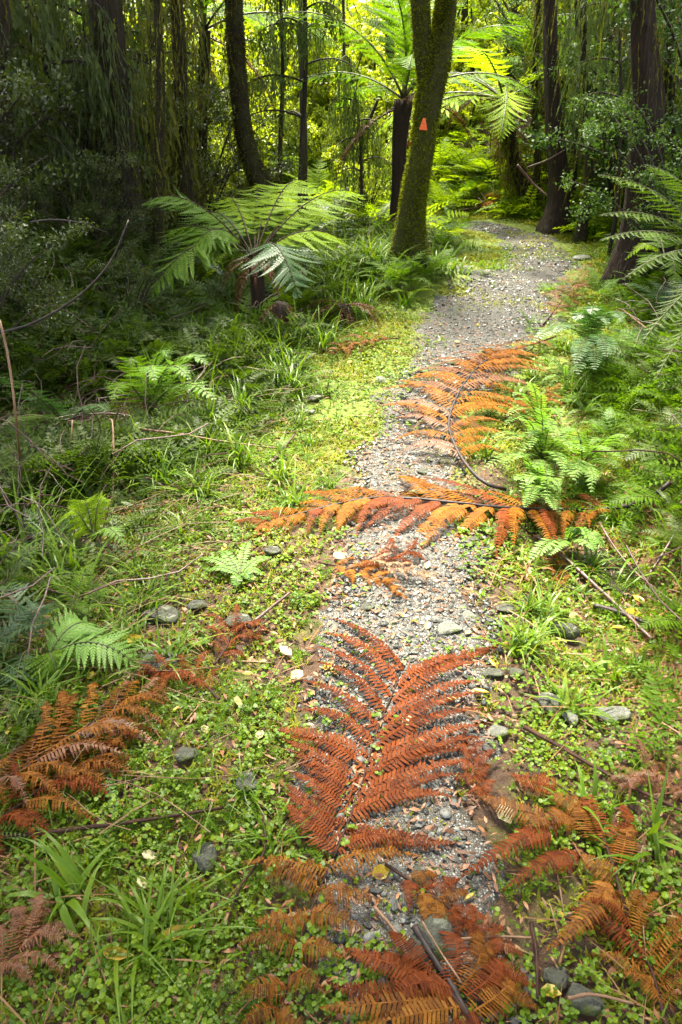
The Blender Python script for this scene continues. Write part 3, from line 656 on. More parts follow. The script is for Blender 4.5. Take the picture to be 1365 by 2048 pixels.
dead_frond('curled tan frond scrap hanging beside the dark fallen stick on the right verge',
           [(1150, 1195), (1120, 1180), (1105, 1150), (1110, 1110)], .09, .02, 6, T_RAG, M['bronze'], .003, .03, None, angle=60, droop=.2, jit=.25, seed=23, endangle=40)

# ------------------------------------------------------------------ rocks
ROCKS = []
def rock(px, py, wpx, hpx, label, mat='rock', seed=0, flatn=.55, angular=False):
    import bmesh
    bm = bmesh.new(); bmesh.ops.create_icosphere(bm, subdivisions=2 if angular else 3, radius=1.0)
    r = random.Random(seed + px); V = np.array([v.co[:] for v in bm.verts]); F = [tuple(v.index for v in f.verts) for f in bm.faces]; bm.free()
    d = np.ones(len(V))
    for k in range(7):
        n = np.array([r.gauss(0, 1) for _ in range(3)]); n /= np.linalg.norm(n); c = r.uniform(.45, .8)
        dd = V @ n; V = V - n[None] * np.maximum(dd - c, 0)[:, None] * (.95 if angular else .9)
    V += (np.stack([fbm(V[:, 0] + 5, V[:, 1] + V[:, 2], 2.5, seed + i) for i in range(3)], 1) - .5) * .12
    p = P(px, py); wd = width_at(wpx, py, p.y) * .62; hd = width_at(hpx, py, p.y) * .62
    V *= np.array([wd, max(hd * 1.15, wd * .5), max(hd * flatn, wd * .3)])
    mb = MB(); mb.add(V, F); me = mb.mesh('rock', M[mat], not angular)
    o = link('rock', me, None, Matrix.Translation((p.x, p.y, p.z + V[:, 2].max() * .22 + .012)) @ Matrix.Rotation(r.uniform(-.5, .5), 4, 'Z'))
    ROCKS.append((p.x, p.y, max(wd, .02) * 1.02)); tag(o, label, 'rock', 'rocks beside the track'); return o
rock(322, 1238, 66, 46, 'rounded lichen-grey rock among dry grass, farther of two at left', seed=1)
rock(397, 1216, 40, 32, 'smaller dark grey stone beside the rounded lichen-grey rock', seed=2)
rock(325, 1332, 66, 56, 'round lichen-grey stone behind the broken reddish frond piece', seed=3)
rock(416, 1722, 50, 52, 'angular blue-grey stone sunk in the clover', seed=4, angular=True)
rock(372, 1517, 46, 34, 'mossy grey stone sunk in clover near the dull brown frond', seed=5)
rock(492, 1575, 46, 40, 'dark split stone half under clover beside the big red frond', seed=6, angular=True)
rock(480, 1250, 48, 34, 'green-tinged flat stone by the short dark twig', seed=7)
rock(1226, 1436, 56, 40, 'pale stone on the mossy right verge', 'palerock', seed=8)
rock(1140, 1446, 28, 34, 'small upright stone left of the pale one on the right verge', 'palerock', seed=9, angular=True)
rock(872, 1888, 96, 96, 'big grey and tan boulder embedded in the track by the split stick', 'rock', seed=10, flatn=.35, angular=True)
rock(838, 1765, 44, 40, 'flat blue-grey stone just above the embedded boulder', seed=11)
rock(1168, 2005, 60, 46, 'dark wet rock by the clover at the bottom edge', seed=12, angular=True)
rock(1110, 1965, 40, 44, 'greenish slab of rock under the round yellow leaf at the bottom', seed=13, angular=True)
rock(630, 803, 36, 18, 'pale flat rock in the left verge moss', 'palerock', seed=14)
rock(620, 828, 20, 12, 'tiny pale rock in front of the flat one in the verge moss', 'palerock', seed=15)
rock(760, 765, 26, 18, 'pale stone at the left edge of the gravel', 'palerock', seed=16)
rock(906, 730, 30, 20, 'pale flat stone on the gravel behind the curved orange frond', 'palerock', seed=17)
rock(925, 545, 40, 34, 'dark mossy rock at the foot of the forked tree', seed=18)
rock(958, 552, 44, 20, 'black wet rock beside the one at the foot of the forked tree', seed=19, angular=True)
rock(957, 412, 26, 18, 'pale rock on the bank at the far bend', 'palerock', seed=20)
rock(940, 1237, 26, 20, 'rounded pale pebble right of the flat stone on the gravel', 'palerock', seed=21)
rock(900, 1264, 60, 28, 'flat buff stone set in the gravel behind the big red frond', 'palerock', seed=22)
rock(735, 1220, 26, 20, 'grey stone on gravel in front of the thin orange frond tip', seed=23)
rock(1115, 1268, 84, 40, 'large flat rock lying under grass on the right verge', 'rock', seed=24, flatn=.3)
rock(985, 1354, 38, 20, 'flat grey stone beside the tip of the big red frond', seed=25)
rock(1030, 1352, 30, 24, 'second grey stone right of the flat one by the red frond tip', seed=26)
rock(996, 1470, 32, 26, 'blue-grey stone right of the middle of the big red frond', 'palerock', seed=27)
rock(1096, 1415, 44, 40, 'pinkish grey stone buried in right verge moss', seed=28)
rock(1165, 520, 40, 16, 'grey rocks edge beside the gravel at the far bend', 'palerock', seed=29)
rock(855, 1478, 24, 16, 'pale stone under the right leaflets of the big red frond', 'palerock', seed=30)
rock(1010, 1225, 30, 24, 'mossy stone at the right edge of gravel near the grass tuft', seed=31)
rock(545, 1110, 30, 24, 'dark stone under the left end of the long orange frond', seed=32)
rock(848, 950, 26, 18, 'grey stone on the gravel between the two orange fronds', seed=33)
rock(815, 848, 32, 18, 'pale stone by the dark curled frond end', 'palerock', seed=34)

# ------------------------------------------------------------------ sticks and stems
def stick(name, label, px, rpx, mat, lift=.01, wob=.35, n=22, cat='stick', group='fallen sticks and stems'):
    pts = [P(q[0], q[1]) + Vector((0, 0, lift)) if len(q) == 2 else at(q[0], q[1], q[2]) for q in px]
    r = width_at(rpx, px[0][1], pts[0].y) * (.32 if cat == 'cane' else .45); c = smooth_curve(pts, n); o = c[n // 2].copy()
    mb = MB(); tube(mb, c - o, np.linspace(r, r * .65, n) , 7, 0, wob, seed=px[0][0])
    ob = link(name, mb.mesh(name, M[mat]), None, Matrix.Translation(o)); return tag(ob, label, cat, group)
stick('fallen_stick', 'long dark purple-brown stick lying across the clover at lower left', [(-30, 1696), (120, 1680), (300, 1656), (450, 1632)], 12, 'deadstem', .03)
stick('fallen_stick', 'dark branch slanting down the ditch on the right verge', [(1070, 1085), (1130, 1130), (1200, 1195), (1300, 1292)], 10, 'twig', .03)
stick('fallen_stick', 'second thin dark branch nearer the bank, above the ditch', [(1196, 1062), (1225, 1110), (1270, 1165), (1345, 1225)], 6, 'twig', .04)
stick('fallen_stick', 'wet dark branch low on the right, pointing to the lower right edge', [(1045, 1470), (1120, 1512), (1220, 1570), (1380, 1650)], 11, 'deadstem', .03)
stick('fallen_stick', 'split dark stick at the bottom centre beside the boulder', [(828, 1870), (860, 1925), (900, 1985), (945, 2070)], 17, 'blackstem', .03)
stick('fallen_stick', 'thin orange split edge along the dark stick at the bottom', [(842, 1872), (880, 1935), (920, 1995)], 5, 'cane', .05)
stick('fallen_stick', 'short dark twig beside the green-tinged flat stone', [(498, 1274), (540, 1238), (582, 1204)], 9, 'twig', .04)
stick('fallen_stick', 'brown stick at the left edge below the dark green fern', [(-20, 1205), (70, 1238), (165, 1278)], 9, 'cane', .03)
stick('fallen_stick', 'tiny dark stick lying level beside the rust side branch', [(1028, 1560), (1082, 1562)], 8, 'blackstem', .015, n=6)
stick('fallen_stick', 'tiny upright dark stick meeting the level one', [(1076, 1532), (1077, 1575)], 6, 'blackstem', .02, n=6)
stick('fallen_stick', 'thin bent twig left of the bronze frond', [(528, 1655), (530, 1720), (478, 1800), (455, 1880)], 6, 'deadstem', .03)
stick('fallen_stick', 'pale broken reed stalk beside the boulder', [(748, 1830), (790, 1880), (815, 1930)], 9, 'cane', .03)
stick('fallen_stick', 'flat tan chip lying level beside the boulder', [(915, 1897), (985, 1890), (1065, 1893)], 8, 'cane', .03)
stick('fallen_stick', 'split straw-coloured reed right of the tan chip', [(1145, 1855), (1128, 1900), (1115, 1945)], 8, 'straw', .03)
stick('fallen_stick', 'brown peeling twig along the bottom edge by the dark wet rock', [(1130, 2020), (1180, 2012), (1260, 2030)], 9, 'cane', .04)
stick('fallen_stick', 'dark stub standing at the bottom by the greenish slab', [(1058, 1868), (1068, 1930), (1070, 2020)], 10, 'deadstem', .04)
stick('fallen_stick', 'thin brown stick leading down to the left verge stones', [(200, 1490), (150, 1520), (100, 1560)], 6, 'twig', .05)
stick('bent_cane', 'long tan cane lying nearly level above the left verge', [(280, 858, 3.05), (360, 868, 3.1), (440, 882, 3.12), (560, 897, 3.15)], 8, 'cane', cat='cane')
stick('bent_cane', 'upright brown cane holding the level one', [(226, 1010), (228, 930, 2.85), (226, 850, 3.0), (222, 838, 3.05)], 8, 'cane', cat='cane')
stick('bent_cane', 'short upright cane at the end of the level one', [(140, 955), (143, 890, 2.95), (145, 840, 3.0)], 6, 'cane', cat='cane')
stick('bent_cane', 'slanting brown cane behind the grass at left', [(165, 1190), (195, 1100, 2.35), (222, 1000, 2.4)], 8, 'cane', cat='cane')
stick('bent_cane', 'reddish upright cane at the far left edge', [(44, 960), (35, 860, 2.6), (18, 720, 2.65), (0, 640, 2.7)], 9, 'cane', cat='cane')
stick('hanging_vine', 'thin dark vine sagging through the shade at left', [(-10, 668, 3.6), (70, 645, 3.6), (160, 590, 3.7), (220, 525, 3.8), (258, 440, 3.9)], 6, 'blackstem', cat='vine')
stick('arched_twig', 'smooth dark arching stem in front of the left trunks', [(60, 445, 4.4), (105, 440, 4.5), (160, 446, 4.6), (215, 466, 4.8)], 6, 'blackstem', cat='twig')
stick('fallen_stick', 'bleached stick leaning on the far bank left of the pale rock', [(905, 360), (925, 385), (965, 425)], 5, 'twig', .12)
stick('fallen_stick', 'second bleached stick leaning on the far bank', [(930, 362), (950, 390), (972, 420)], 3, 'cane', .12)
stick('fallen_stick', 'dark stick lying on the far bank by the peach frond heap', [(905, 432), (945, 425), (985, 415)], 6, 'twig', .05)
stick('fallen_stick', 'bare grey branch crossing in front of the black fern trunk', [(1055, 335, 9.2), (1095, 320, 9.1), (1130, 300, 9.0)], 4, 'twig', .05)
stick('fallen_stick', 'dark branch leaning down by the mossy leaning trunk', [(1035, 330, 9.0), (1065, 365, 9.0), (1095, 392, 8.9)], 6, 'twig', .05)
stick('fallen_stick', 'thin tan stem across the bank moss above the bent grass', [(1240, 640), (1300, 690), (1365, 740)], 4, 'cane', .08)
stick('fallen_stick', 'thick dark wet log end poking from the right edge below the ditch', [(1185, 1225), (1240, 1240), (1300, 1265)], 14, 'blackstem', .03)
stick('fallen_stick', 'reddish twig standing against the bank at right edge', [(1290, 1185), (1325, 1130), (1350, 1085)], 8, 'twig', .08)
stick('fallen_stick', 'dry root hooked over the left verge by the yellow leaf', [(545, 935), (570, 905), (590, 880)], 8, 'twig', .03)
pud = P(1232, 1140); mb = MB(); a = np.linspace(0, 2 * PI, 28, endpoint=False); rr = 1 + .25 * np.sin(3 * a + 1) + .12 * np.sin(7 * a)
zz = float(np.max(H(pud.x + .12 * np.cos(a) * rr, pud.y + .16 * np.sin(a) * rr)))
mb.add(np.stack([pud.x + .11 * np.cos(a) * rr, pud.y + .15 * np.sin(a) * rr, np.full(28, pud.z + .012)], 1), [tuple(range(28))])
mw, t_, b_ = new_mat('ditch_water'); b_.inputs['Base Color'].default_value = (.02, .016, .01, 1); b_.inputs['Roughness'].default_value = .06; b_.inputs['Specular IOR Level'].default_value = .6
bump(t_, b_, noise(t_, 30, 3), .15, .01)
tag(link('puddle_water', mb.mesh('puddle_water', mw)), 'small puddle of dark water in the ditch', None, None, 'structure')

# ------------------------------------------------------------------ fallen leaves
def leaf_mesh(name, L, Wd, mat, curl):
    V = [(0, 0, 0), (.25, .8, .1), (.25, -.8, .1), (.3, 0, 0), (.6, .9, .12), (.6, -.9, .12), (.65, 0, .02), (1, 0, .12)]
    F = [(0, 3, 1), (0, 2, 3), (1, 3, 6, 4), (3, 2, 5, 6), (4, 6, 7), (6, 5, 7)]
    V = np.array(V) * np.array([L, Wd, L * curl]); mb = MB(); mb.add(V, F); return mb.mesh(name, M[mat])
LEAVES = {'yellow': [leaf_mesh('yellow_leaf', 1, .28, 'yellow', .9), leaf_mesh('yellow_leaf', 1, .18, 'yellow', 1.3), leaf_mesh('yellow_leaf', 1, .4, 'yellow', .7)],
          'cream': [leaf_mesh('pale_leaf', 1, .3, 'cream', .8), leaf_mesh('pale_leaf', 1, .38, 'cream', .5)]}
def fallen_leaf(px, py, lpx, kind='yellow', ang=None, lift=.02, v=None):
    p = P(px, py); s = width_at(lpx, py, p.y); a = random.uniform(0, 2 * PI) if ang is None else ang
    Mx = Matrix.Translation(p + Vector((0, 0, lift))) @ Matrix.Rotation(a, 4, 'Z') @ Matrix.Rotation(random.gauss(0, .25), 4, 'X') @ Matrix.Scale(s, 4) @ Matrix.Translation((-.5, 0, 0))
    o = link('fallen_leaf', random.choice(LEAVES[kind]) if v is None else LEAVES[kind][v], None, Mx)
    auto(o, {'yellow': 'yellow leaf', 'cream': 'pale cream leaf'}[kind], 'leaf', 'leaves fallen on the track', px, py); return o
for q in [(655, 1346, 28), (766, 1697, 34), (762, 1756, 40), (938, 1806, 28), (985, 1336, 24), (903, 1411, 36, 0, .05, 1), (960, 1395, 36, 0, -.4, 1), (1100, 1995, 40), (300, 1722, 36, 1), (287, 1776, 34, 1), (594, 1360, 34, 1),
          (255, 1360, 40, 1), (477, 1413, 30, 1), (680, 1122, 36, 1), (340, 1298, 20), (498, 1358, 24), (572, 1312, 36, 1), (412, 1470, 26, 1), (520, 1482, 30, 1), (830, 995, 44, 1), (820, 1005, 22), (262, 1291, 60, 0, .2, 1),
          (350, 1880, 80, 0, .4, 1), (240, 1918, 70, 0, -.1, 1), (562, 972, 18), (1275, 1208, 30), (1262, 1238, 40), (1170, 700, 14), (1060, 845, 16), (1000, 780, 14), (1200, 905, 22), (1130, 935, 20), (790, 745, 14), (700, 730, 14), (640, 880, 16),
          (855, 1140, 24, 1), (660, 1090, 18), (1120, 1290, 26, 1), (1170, 1340, 24, 1), (1180, 1178, 24), (1010, 1640, 50, 1), (1120, 1840, 14), (578, 1430, 14), (620, 1460, 16, 1), (880, 1690, 16), (690, 1340, 16, 1), (820, 1455, 50, 1, .1, 0),
          (450, 1105, 20), (500, 745, 16), (415, 905, 18), (500, 630, 16), (1250, 1360, 16), (1090, 1170, 18, 1), (935, 1275, 18, 1), (855, 1262, 24, 1), (1235, 1265, 28), (210, 1085, 16), (105, 1245, 24), (185, 1362, 24), (22, 1475, 30),
          (140, 1235, 18), (355, 1430, 24), (1145, 1240, 26, 1), (1250, 1310, 22, 1), (1180, 1145, 20), (955, 655, 12), (915, 690, 14), (880, 655, 12), (1030, 560, 10), (1085, 590, 10), (830, 810, 14, 1), (760, 900, 14, 1)]:
    fallen_leaf(q[0], q[1], q[2], 'cream' if len(q) > 3 and q[3] else 'yellow', q[4] if len(q) > 4 else None, v=q[5] if len(q) > 5 else None)
# ------------------------------------------------------------------ green ferns one can point at
def bez(a, c, b, n=16):
    a, c, b = (np.array(tuple(q)) for q in (a, c, b)); t = np.linspace(0, 1, n)[:, None]
    return a * (1 - t) ** 2 + 2 * c * t * (1 - t) + b * t * t
HEROC = []
def hero_free(x, y):
    x = np.asarray(x, float); f = np.ones(x.shape)
    for a, b, r in HEROC: f = np.minimum(f, sstep(r * .6, r, np.hypot(x - a, y - b)))
    return f
def hero_fern(label, base, tips, Lmax, W, n, tpls, kind='tree', r=.006, explode=True, name='green_fern', stemmat=None, trunk=False, **k):
    if not trunk:
        b0 = at(*base); base = (base[0], base[1], P(base[0], base[1] + 12).y) if b0.z - h(b0.x, b0.y) < .5 else base
    b = at(*base); g = h(b.x, b.y); root = empty(name, (b.x, b.y, min(g, b.z)), label, 'fern'); o = np.array(root.location)
    if trunk:                                         # the stump of old stalks that lifts the crown
        mb = MB(); tube(mb, smooth_curve([(0, 0, -.05), (.01, .0, (b.z - g) * .5), (0, 0, b.z - g + .02)], 8), [.07, .06, .055, .05, .05, .05, .045, .03], 9, 0, .3)
        link('trunk', mb.mesh('trunk', M['fibre']), root)
        for kk in range(11): link('dead_frond', FK['hangdead'][kk % 3][1], root, Matrix.Translation((0, 0, b.z - g)) @ rotm(2 * PI * kk / 11 + .2, -.15) @ Matrix.Scale(.30 + .03 * (kk * 7 % 5), 4))
    HEROC.append((b.x, b.y, .55 if Lmax > .2 else .58))
    for i, (px, py, d, lift, mat) in enumerate(tips):
        t = at(px, py, d); t.z = max(t.z, h(t.x, t.y) + .02); c = b * .45 + t * .55 + Vector((0, 0, lift)); cl = bez(b, c, t) - o
        f = Frond(cl, (0, 0, 1), kind, Lmax * (.85 if i % 3 == 2 else 1), W, n, tpls, r=r, seed=i + int(px), **k)
        if explode:
            mb = MB(); f.stem(mb); f.parts(root, 'frond', mb.mesh('stem', stemmat or M['greenstem']), M[mat])
        else:
            q = link('frond', f.merged('frond', [M[mat], stemmat or M['greenstem']]), root)
    return root
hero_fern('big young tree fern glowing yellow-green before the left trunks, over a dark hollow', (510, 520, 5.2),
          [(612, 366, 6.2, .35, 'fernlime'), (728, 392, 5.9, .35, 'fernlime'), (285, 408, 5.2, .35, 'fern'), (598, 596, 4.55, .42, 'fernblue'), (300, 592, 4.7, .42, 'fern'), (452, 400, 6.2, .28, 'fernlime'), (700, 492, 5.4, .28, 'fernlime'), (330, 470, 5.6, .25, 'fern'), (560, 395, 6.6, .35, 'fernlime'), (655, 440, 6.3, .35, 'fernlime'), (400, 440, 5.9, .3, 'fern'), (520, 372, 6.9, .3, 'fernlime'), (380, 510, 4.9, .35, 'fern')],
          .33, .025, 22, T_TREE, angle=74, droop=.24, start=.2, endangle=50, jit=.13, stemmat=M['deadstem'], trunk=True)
hero_fern('bright soft fern leaning over long grass on the left verge', (300, 830, 3.4), [(415, 728, 3.5, .3, 'fernpale'), (430, 800, 3.2, .25, 'fernpale'), (260, 735, 3.5, .3, 'fern'), (340, 715, 3.7, .3, 'fernpale'), (225, 800, 3.1, .25, 'fern'), (380, 760, 3.3, .3, 'fernpale'), (310, 760, 3.2, .3, 'fernpale')], .18, .018, 18, T_SOFT, 'soft', angle=68, endangle=50, droop=.1, start=.15)
hero_fern('blue-green fern arching from the left edge above the cane', (140, 860, 2.9), [(-20, 752, 2.9, .14, 'fernblue'), (215, 822, 2.7, .14, 'fernblue'), (60, 800, 3.3, .14, 'fernblue'), (10, 850, 2.6, .12, 'ferndark')], .16, .017, 17, T_SOFT, 'soft', angle=68, endangle=50, droop=.12, start=.2)
hero_fern('small yellow-green fern in front of the slanting cane', (190, 1085, 2.35), [(135, 1040, 2.35, .16, 'fernlime'), (220, 1010, 2.4, .18, 'fernlime'), (255, 1100, 2.15, .16, 'fernpale'), (175, 1020, 2.4, .18, 'fernlime')], .10, .011, 14, T_SOFT, 'soft', r=.003, angle=70, endangle=50, start=.1)
hero_fern('bright green fern frond spread flat at left beside the round lichen-grey stone', (96, 1318, 1.72), [(280, 1335, 1.64, .16, 'fernpale'), (205, 1285, 1.85, .12, 'fernpale'), (130, 1400, 1.6, .12, 'fern')], .13, .013, 17, T_SOFT, 'tree', r=.003, angle=75, endangle=50, droop=.1, start=.05)
hero_fern('dark blue-green fern hanging at the left edge by the bright flat frond', (60, 1300, 1.70), [(48, 1448, 1.52, .10, 'fernblue'), (18, 1165, 1.95, .10, 'fernblue'), (-40, 1330, 1.65, .1, 'ferndark'), (80, 1210, 1.85, .08, 'fernblue')], .095, .008, 13, T_SOFT, 'tree', r=.003, angle=70, endangle=45, droop=.12, start=.12)
hero_fern('pale small-leaved fern sprawling on clover before the left end of the orange frond', (480, 1150, 2.18),
          [(498, 1082, 2.3, .05, 'fernpale'), (545, 1135, 2.2, .05, 'fernpale'), (415, 1175, 2.12, .05, 'fernpale'), (475, 1215, 2.02, .04, 'fernpale'), (440, 1115, 2.25, .05, 'fernpale'), (530, 1185, 2.1, .04, 'fernpale'), (405, 1140, 2.2, .05, 'fernpale'), (510, 1205, 2.05, .05, 'fernpale')], .026, .0062, 17, T_LEAF, 'simple', r=.002, angle=80, endangle=72, droop=.05, start=.05)
hero_fern('single upright small-leaved frond in the clover by the long dark stick', (232, 1640, 1.2), [(220, 1560, 1.26, .02, 'fernpale'), (205, 1500, 1.34, .03, 'fernpale')], .018, .006, 11, T_LEAF, 'simple', r=.002, angle=80, endangle=70, start=.05)
for lab, base, tips, key in [
    ('pale fern clump beside the curved orange frond, farthest of those on the right verge', (1080, 850, 3.15), [(1030, 800, 3.3, .08), (1125, 830, 3.2, .08), (1080, 790, 3.4, .08), (1010, 850, 3.1, .08), (1130, 880, 3.0, .06), (1060, 900, 2.95, .05)], 1),
    ('largest pale fern clump on the right verge, behind the black stalk of the orange frond', (1085, 920, 2.85), [(1010, 880, 2.95, .10), (1040, 840, 3.1, .10), (1100, 855, 3.1, .1), (1170, 905, 2.8, .1), (1150, 960, 2.65, .08), (1040, 985, 2.6, .08), (1095, 1000, 2.55, .06), (1005, 930, 2.75, .06)], 1),
    ('pale lacy fern right of the largest clump, against the bank', (1165, 930, 2.8), [(1215, 900, 2.9, .08), (1150, 880, 3.0, .1), (1120, 960, 2.7, .06), (1190, 965, 2.7, .05), (1235, 935, 2.8, .06)], 0),
    ('low pale fern by the black stalk where it crosses the verge', (1075, 985, 2.62), [(1030, 960, 2.7, .06), (1070, 935, 2.8, .07), (1120, 985, 2.6, .05), (1110, 1020, 2.5, .04), (1050, 1015, 2.5, .04)], 1),
    ('small bright fern under the black stalk by the puddle', (1135, 1085, 2.4), [(1190, 1100, 2.35, .04), (1100, 1110, 2.3, .04), (1150, 1065, 2.45, .05)], 1),
    ('dark glossy fern in the hollow under the bank', (1180, 690, 4.0), [(1110, 665, 4.2, .15), (1150, 640, 4.4, .18), (1215, 650, 4.2, .18), (1225, 710, 3.8, .12), (1150, 730, 3.7, .12), (1190, 740, 3.6, .1)], 2)]:
    tips = tips + [(int(a + random.uniform(-45, 45)), int(b_ + random.uniform(-25, 25)), c + random.uniform(-.1, .1), l + .03) for a, b_, c, l in tips]; t = [(a, b_, c, l + .03, ('fernpale', 'fernpale', 'fernblue')[key]) for a, b_, c, l in tips]
    if key == 0: hero_fern(lab, base, t, .11, .012, 16, T_SOFT, 'soft', r=.003, angle=68, endangle=50, start=.15)
    else: hero_fern(lab, base, t, .044 if key == 1 else .085, .0072 if key == 1 else .010, 20 if key == 1 else 26, T_LEAF, 'simple', r=.003, angle=80, endangle=68, start=.08, droop=.06)
hero_fern('large dark blue-green fern hanging over the right edge from the bank', (1470, 560, 4.0), [(1195, 350, 4.9, .3, 'ferndark'), (1200, 430, 4.6, .3, 'ferndark'), (1245, 560, 3.9, .35, 'ferndark'), (1280, 690, 3.4, .3, 'ferndark'), (1290, 330, 4.8, .3, 'ferndark'), (1310, 760, 3.2, .25, 'ferndark'), (1200, 480, 4.3, .3, 'ferndark')],
          .17, .014, 28, T_TREE, angle=72, droop=.28, start=.2, endangle=50, explode=True)
hero_fern('bright fern half in light on the bank under the dark hanging fern', (1330, 520, 5.0), [(1270, 560, 4.8, .2, 'fern'), (1290, 480, 5.4, .2, 'fern'), (1250, 520, 5.0, .2, 'fernlime'), (1350, 590, 4.6, .2, 'fern')], .15, .018, 16, T_SOFT, 'soft', angle=68, endangle=50, start=.15, explode=False)

# ------------------------------------------------------------------ grass
def blade_tpl(bend, n=5, tw=.0, wd=1.0):
    V = []; F = []; a = 1.45; p = np.zeros(2)
    for i in range(n + 1):
        t = i / n; wv = wd * (0.55 + .45 * math.sin(PI * min(1, t * 1.2 + .2))) * (1 - t ** 3)
        V += [(p[0], -wv, p[1]), (p[0], wv, p[1] + tw * t)]
        a = 1.45 - bend * (t + .12) ** 1.3; p = p + np.array([math.cos(a), math.sin(a)]) / n
    F = [(2 * i, 2 * i + 2, 2 * i + 3, 2 * i + 1) for i in range(n)]; return np.array(V), F
BLT = [blade_tpl(b) for b in (.5, 1.1, 1.7, 2.3, 2.9)]
bl_me = []
for V, F in BLT:
    mb = MB(); mb.add(V, F); bl_me.append(mb.mesh('blade', M['grass']))
def blade_M(p, L, wd, az, lean): return Matrix.Translation(p) @ Matrix.Rotation(az, 4, 'Z') @ Matrix.Rotation(lean, 4, 'Y') @ Matrix.Diagonal((L, wd, L, 1))
def tuft_parts(label, px, py, n, L, wd, spreadr=.03, group='grass tufts by the track', mats=('grass',), lean=(.0, .7)):
    p = P(px, py); r = random.Random(px * 7 + py); root = empty('grass_tuft', p, label, 'grass tuft', group)
    for i in range(n):
        q = Vector((r.gauss(0, spreadr), r.gauss(0, spreadr), -.01)); az = r.uniform(0, 2 * PI)
        o = link('blade', r.choice(bl_me), root, blade_M(q, L * r.uniform(.55, 1.1), wd * r.uniform(.7, 1.1), az, r.uniform(*lean))); setmat(o, M[r.choice(mats)])
    return root
def tuft_mesh(seed, n=34, wd=.006):
    r = np.random.default_rng(seed); mb = MB()
    for k in range(5):
        m = n // 5 + 1; az = r.uniform(0, 2 * PI, m); ln = r.uniform(0, .8, m); f = np.stack([np.cos(az) * np.cos(ln), np.sin(az) * np.cos(ln), -np.sin(ln)], 1)
        u = np.stack([np.cos(az) * np.sin(ln), np.sin(az) * np.sin(ln), np.cos(ln)], 1); L = r.uniform(.5, 1.1, m)
        mb.scatter(*BLT[k], np.stack([r.normal(0, .09, m), r.normal(0, .09, m), np.full(m, -.02)], 1), frames(f, u), np.stack([L, r.uniform(.6, 1.1, m) * wd / .25, L], 1))
    return mb.mesh('grass_tuft', M['grass'])
TUFTS = [tuft_mesh(i) for i in range(5)]
tuft_parts('big spreading grass tuft in clover at the bottom left', 300, 1890, 46, .24, .0045, .035)
tuft_parts('broad-bladed dark grass clump near the bottom left corner', 150, 1825, 12, .22, .009, .03)
tuft_parts('fine dark grass tuft behind the long dark stick', 215, 1715, 40, .10, .0025, .02)
tuft_parts('grass clump at the left side of the big red frond', 545, 1690, 34, .15, .004, .025)
tuft_parts('thin grass blades by the angular blue-grey stone', 375, 1800, 12, .22, .004, .015)
tuft_parts('broad pale grass growing through the copper-brown frond at lower right', 1165, 1640, 16, .17, .008, .03)
tuft_parts('upright grass by the pale stone on the right verge', 1215, 1360, 18, .16, .007, .025)
tuft_parts('grass tuft on the right verge under the long orange frond', 1050, 1150, 22, .14, .006, .02, mats=('grass', 'grass', 'straw'))
tuft_parts('drooping grass hanging over the large flat rock', 1085, 1265, 9, .2, .007, .015, lean=(.5, 1.1))
tuft_parts('bent grass clump at the far right of the lower verge', 1300, 1700, 12, .24, .007, .03)
tuft_parts('long-bladed grass around the small yellow-green fern', 130, 1160, 44, .34, .005, .07)
tuft_parts('tall broad grass leaning at the left edge', 60, 1120, 30, .42, .009, .08)
tuft_parts('arching broad grass below the level cane', 165, 1000, 20, .42, .010, .05, lean=(.2, .9))
tuft_parts('long grass stems behind the rounded lichen-grey rock', 300, 1150, 30, .22, .004, .05)
tuft_parts('green grass tuft between the two lichen-grey rocks', 260, 1290, 26, .2, .004, .03)
tuft_parts('thin grass beside the round lichen-grey stone', 375, 1290, 14, .15, .003, .03)
tuft_parts('bright grass tuft left of the curled root on the verge', 380, 1070, 40, .22, .004, .05)
tuft_parts('clump of long sedge with a few tan blades before the young tree fern', 360, 690, 44, .5, .010, .07, mats=('grass', 'grass', 'grass', 'straw'))
tuft_parts('upright sedge in the dark hollow under the young tree fern', 500, 700, 24, .42, .011, .05, lean=(.0, .9))
tuft_parts('tall sedge beside the bright soft fern', 385, 810, 34, .42, .009, .06)
tuft_parts('sedge at the left edge behind the blue-green fern', 215, 720, 26, .5, .010, .08)
tuft_parts('grass on the mound right of the forked tree', 885, 545, 40, .3, .010, .1)
tuft_parts('grass tuft at the path edge right of the tree mound', 990, 540, 30, .22, .008, .08)
tuft_parts('curving grass tuft in front of the tree mound', 745, 590, 24, .28, .008, .06)
tuft_parts('short grass tuft lying over broken reddish frond', 395, 1420, 18, .15, .004, .02, lean=(.5, 1.1))
tuft_parts('tall dark grass drooping over the left edge above the dark green fern', 30, 1175, 34, .36, .006, .07)
tuft_parts('tall grass between the left-edge ferns and the small yellow-green fern', 110, 1065, 40, .42, .005, .08)
tuft_parts('tall grass growing behind the arching broad grass', 90, 930, 36, .5, .007, .09)
tuft_parts('grass fringe hanging at the right edge below the bank', 1340, 1120, 30, .3, .006, .07)
tuft_parts('thin bright grass in front of pale fern clump', 1035, 800, 10, .22, .007, .02)
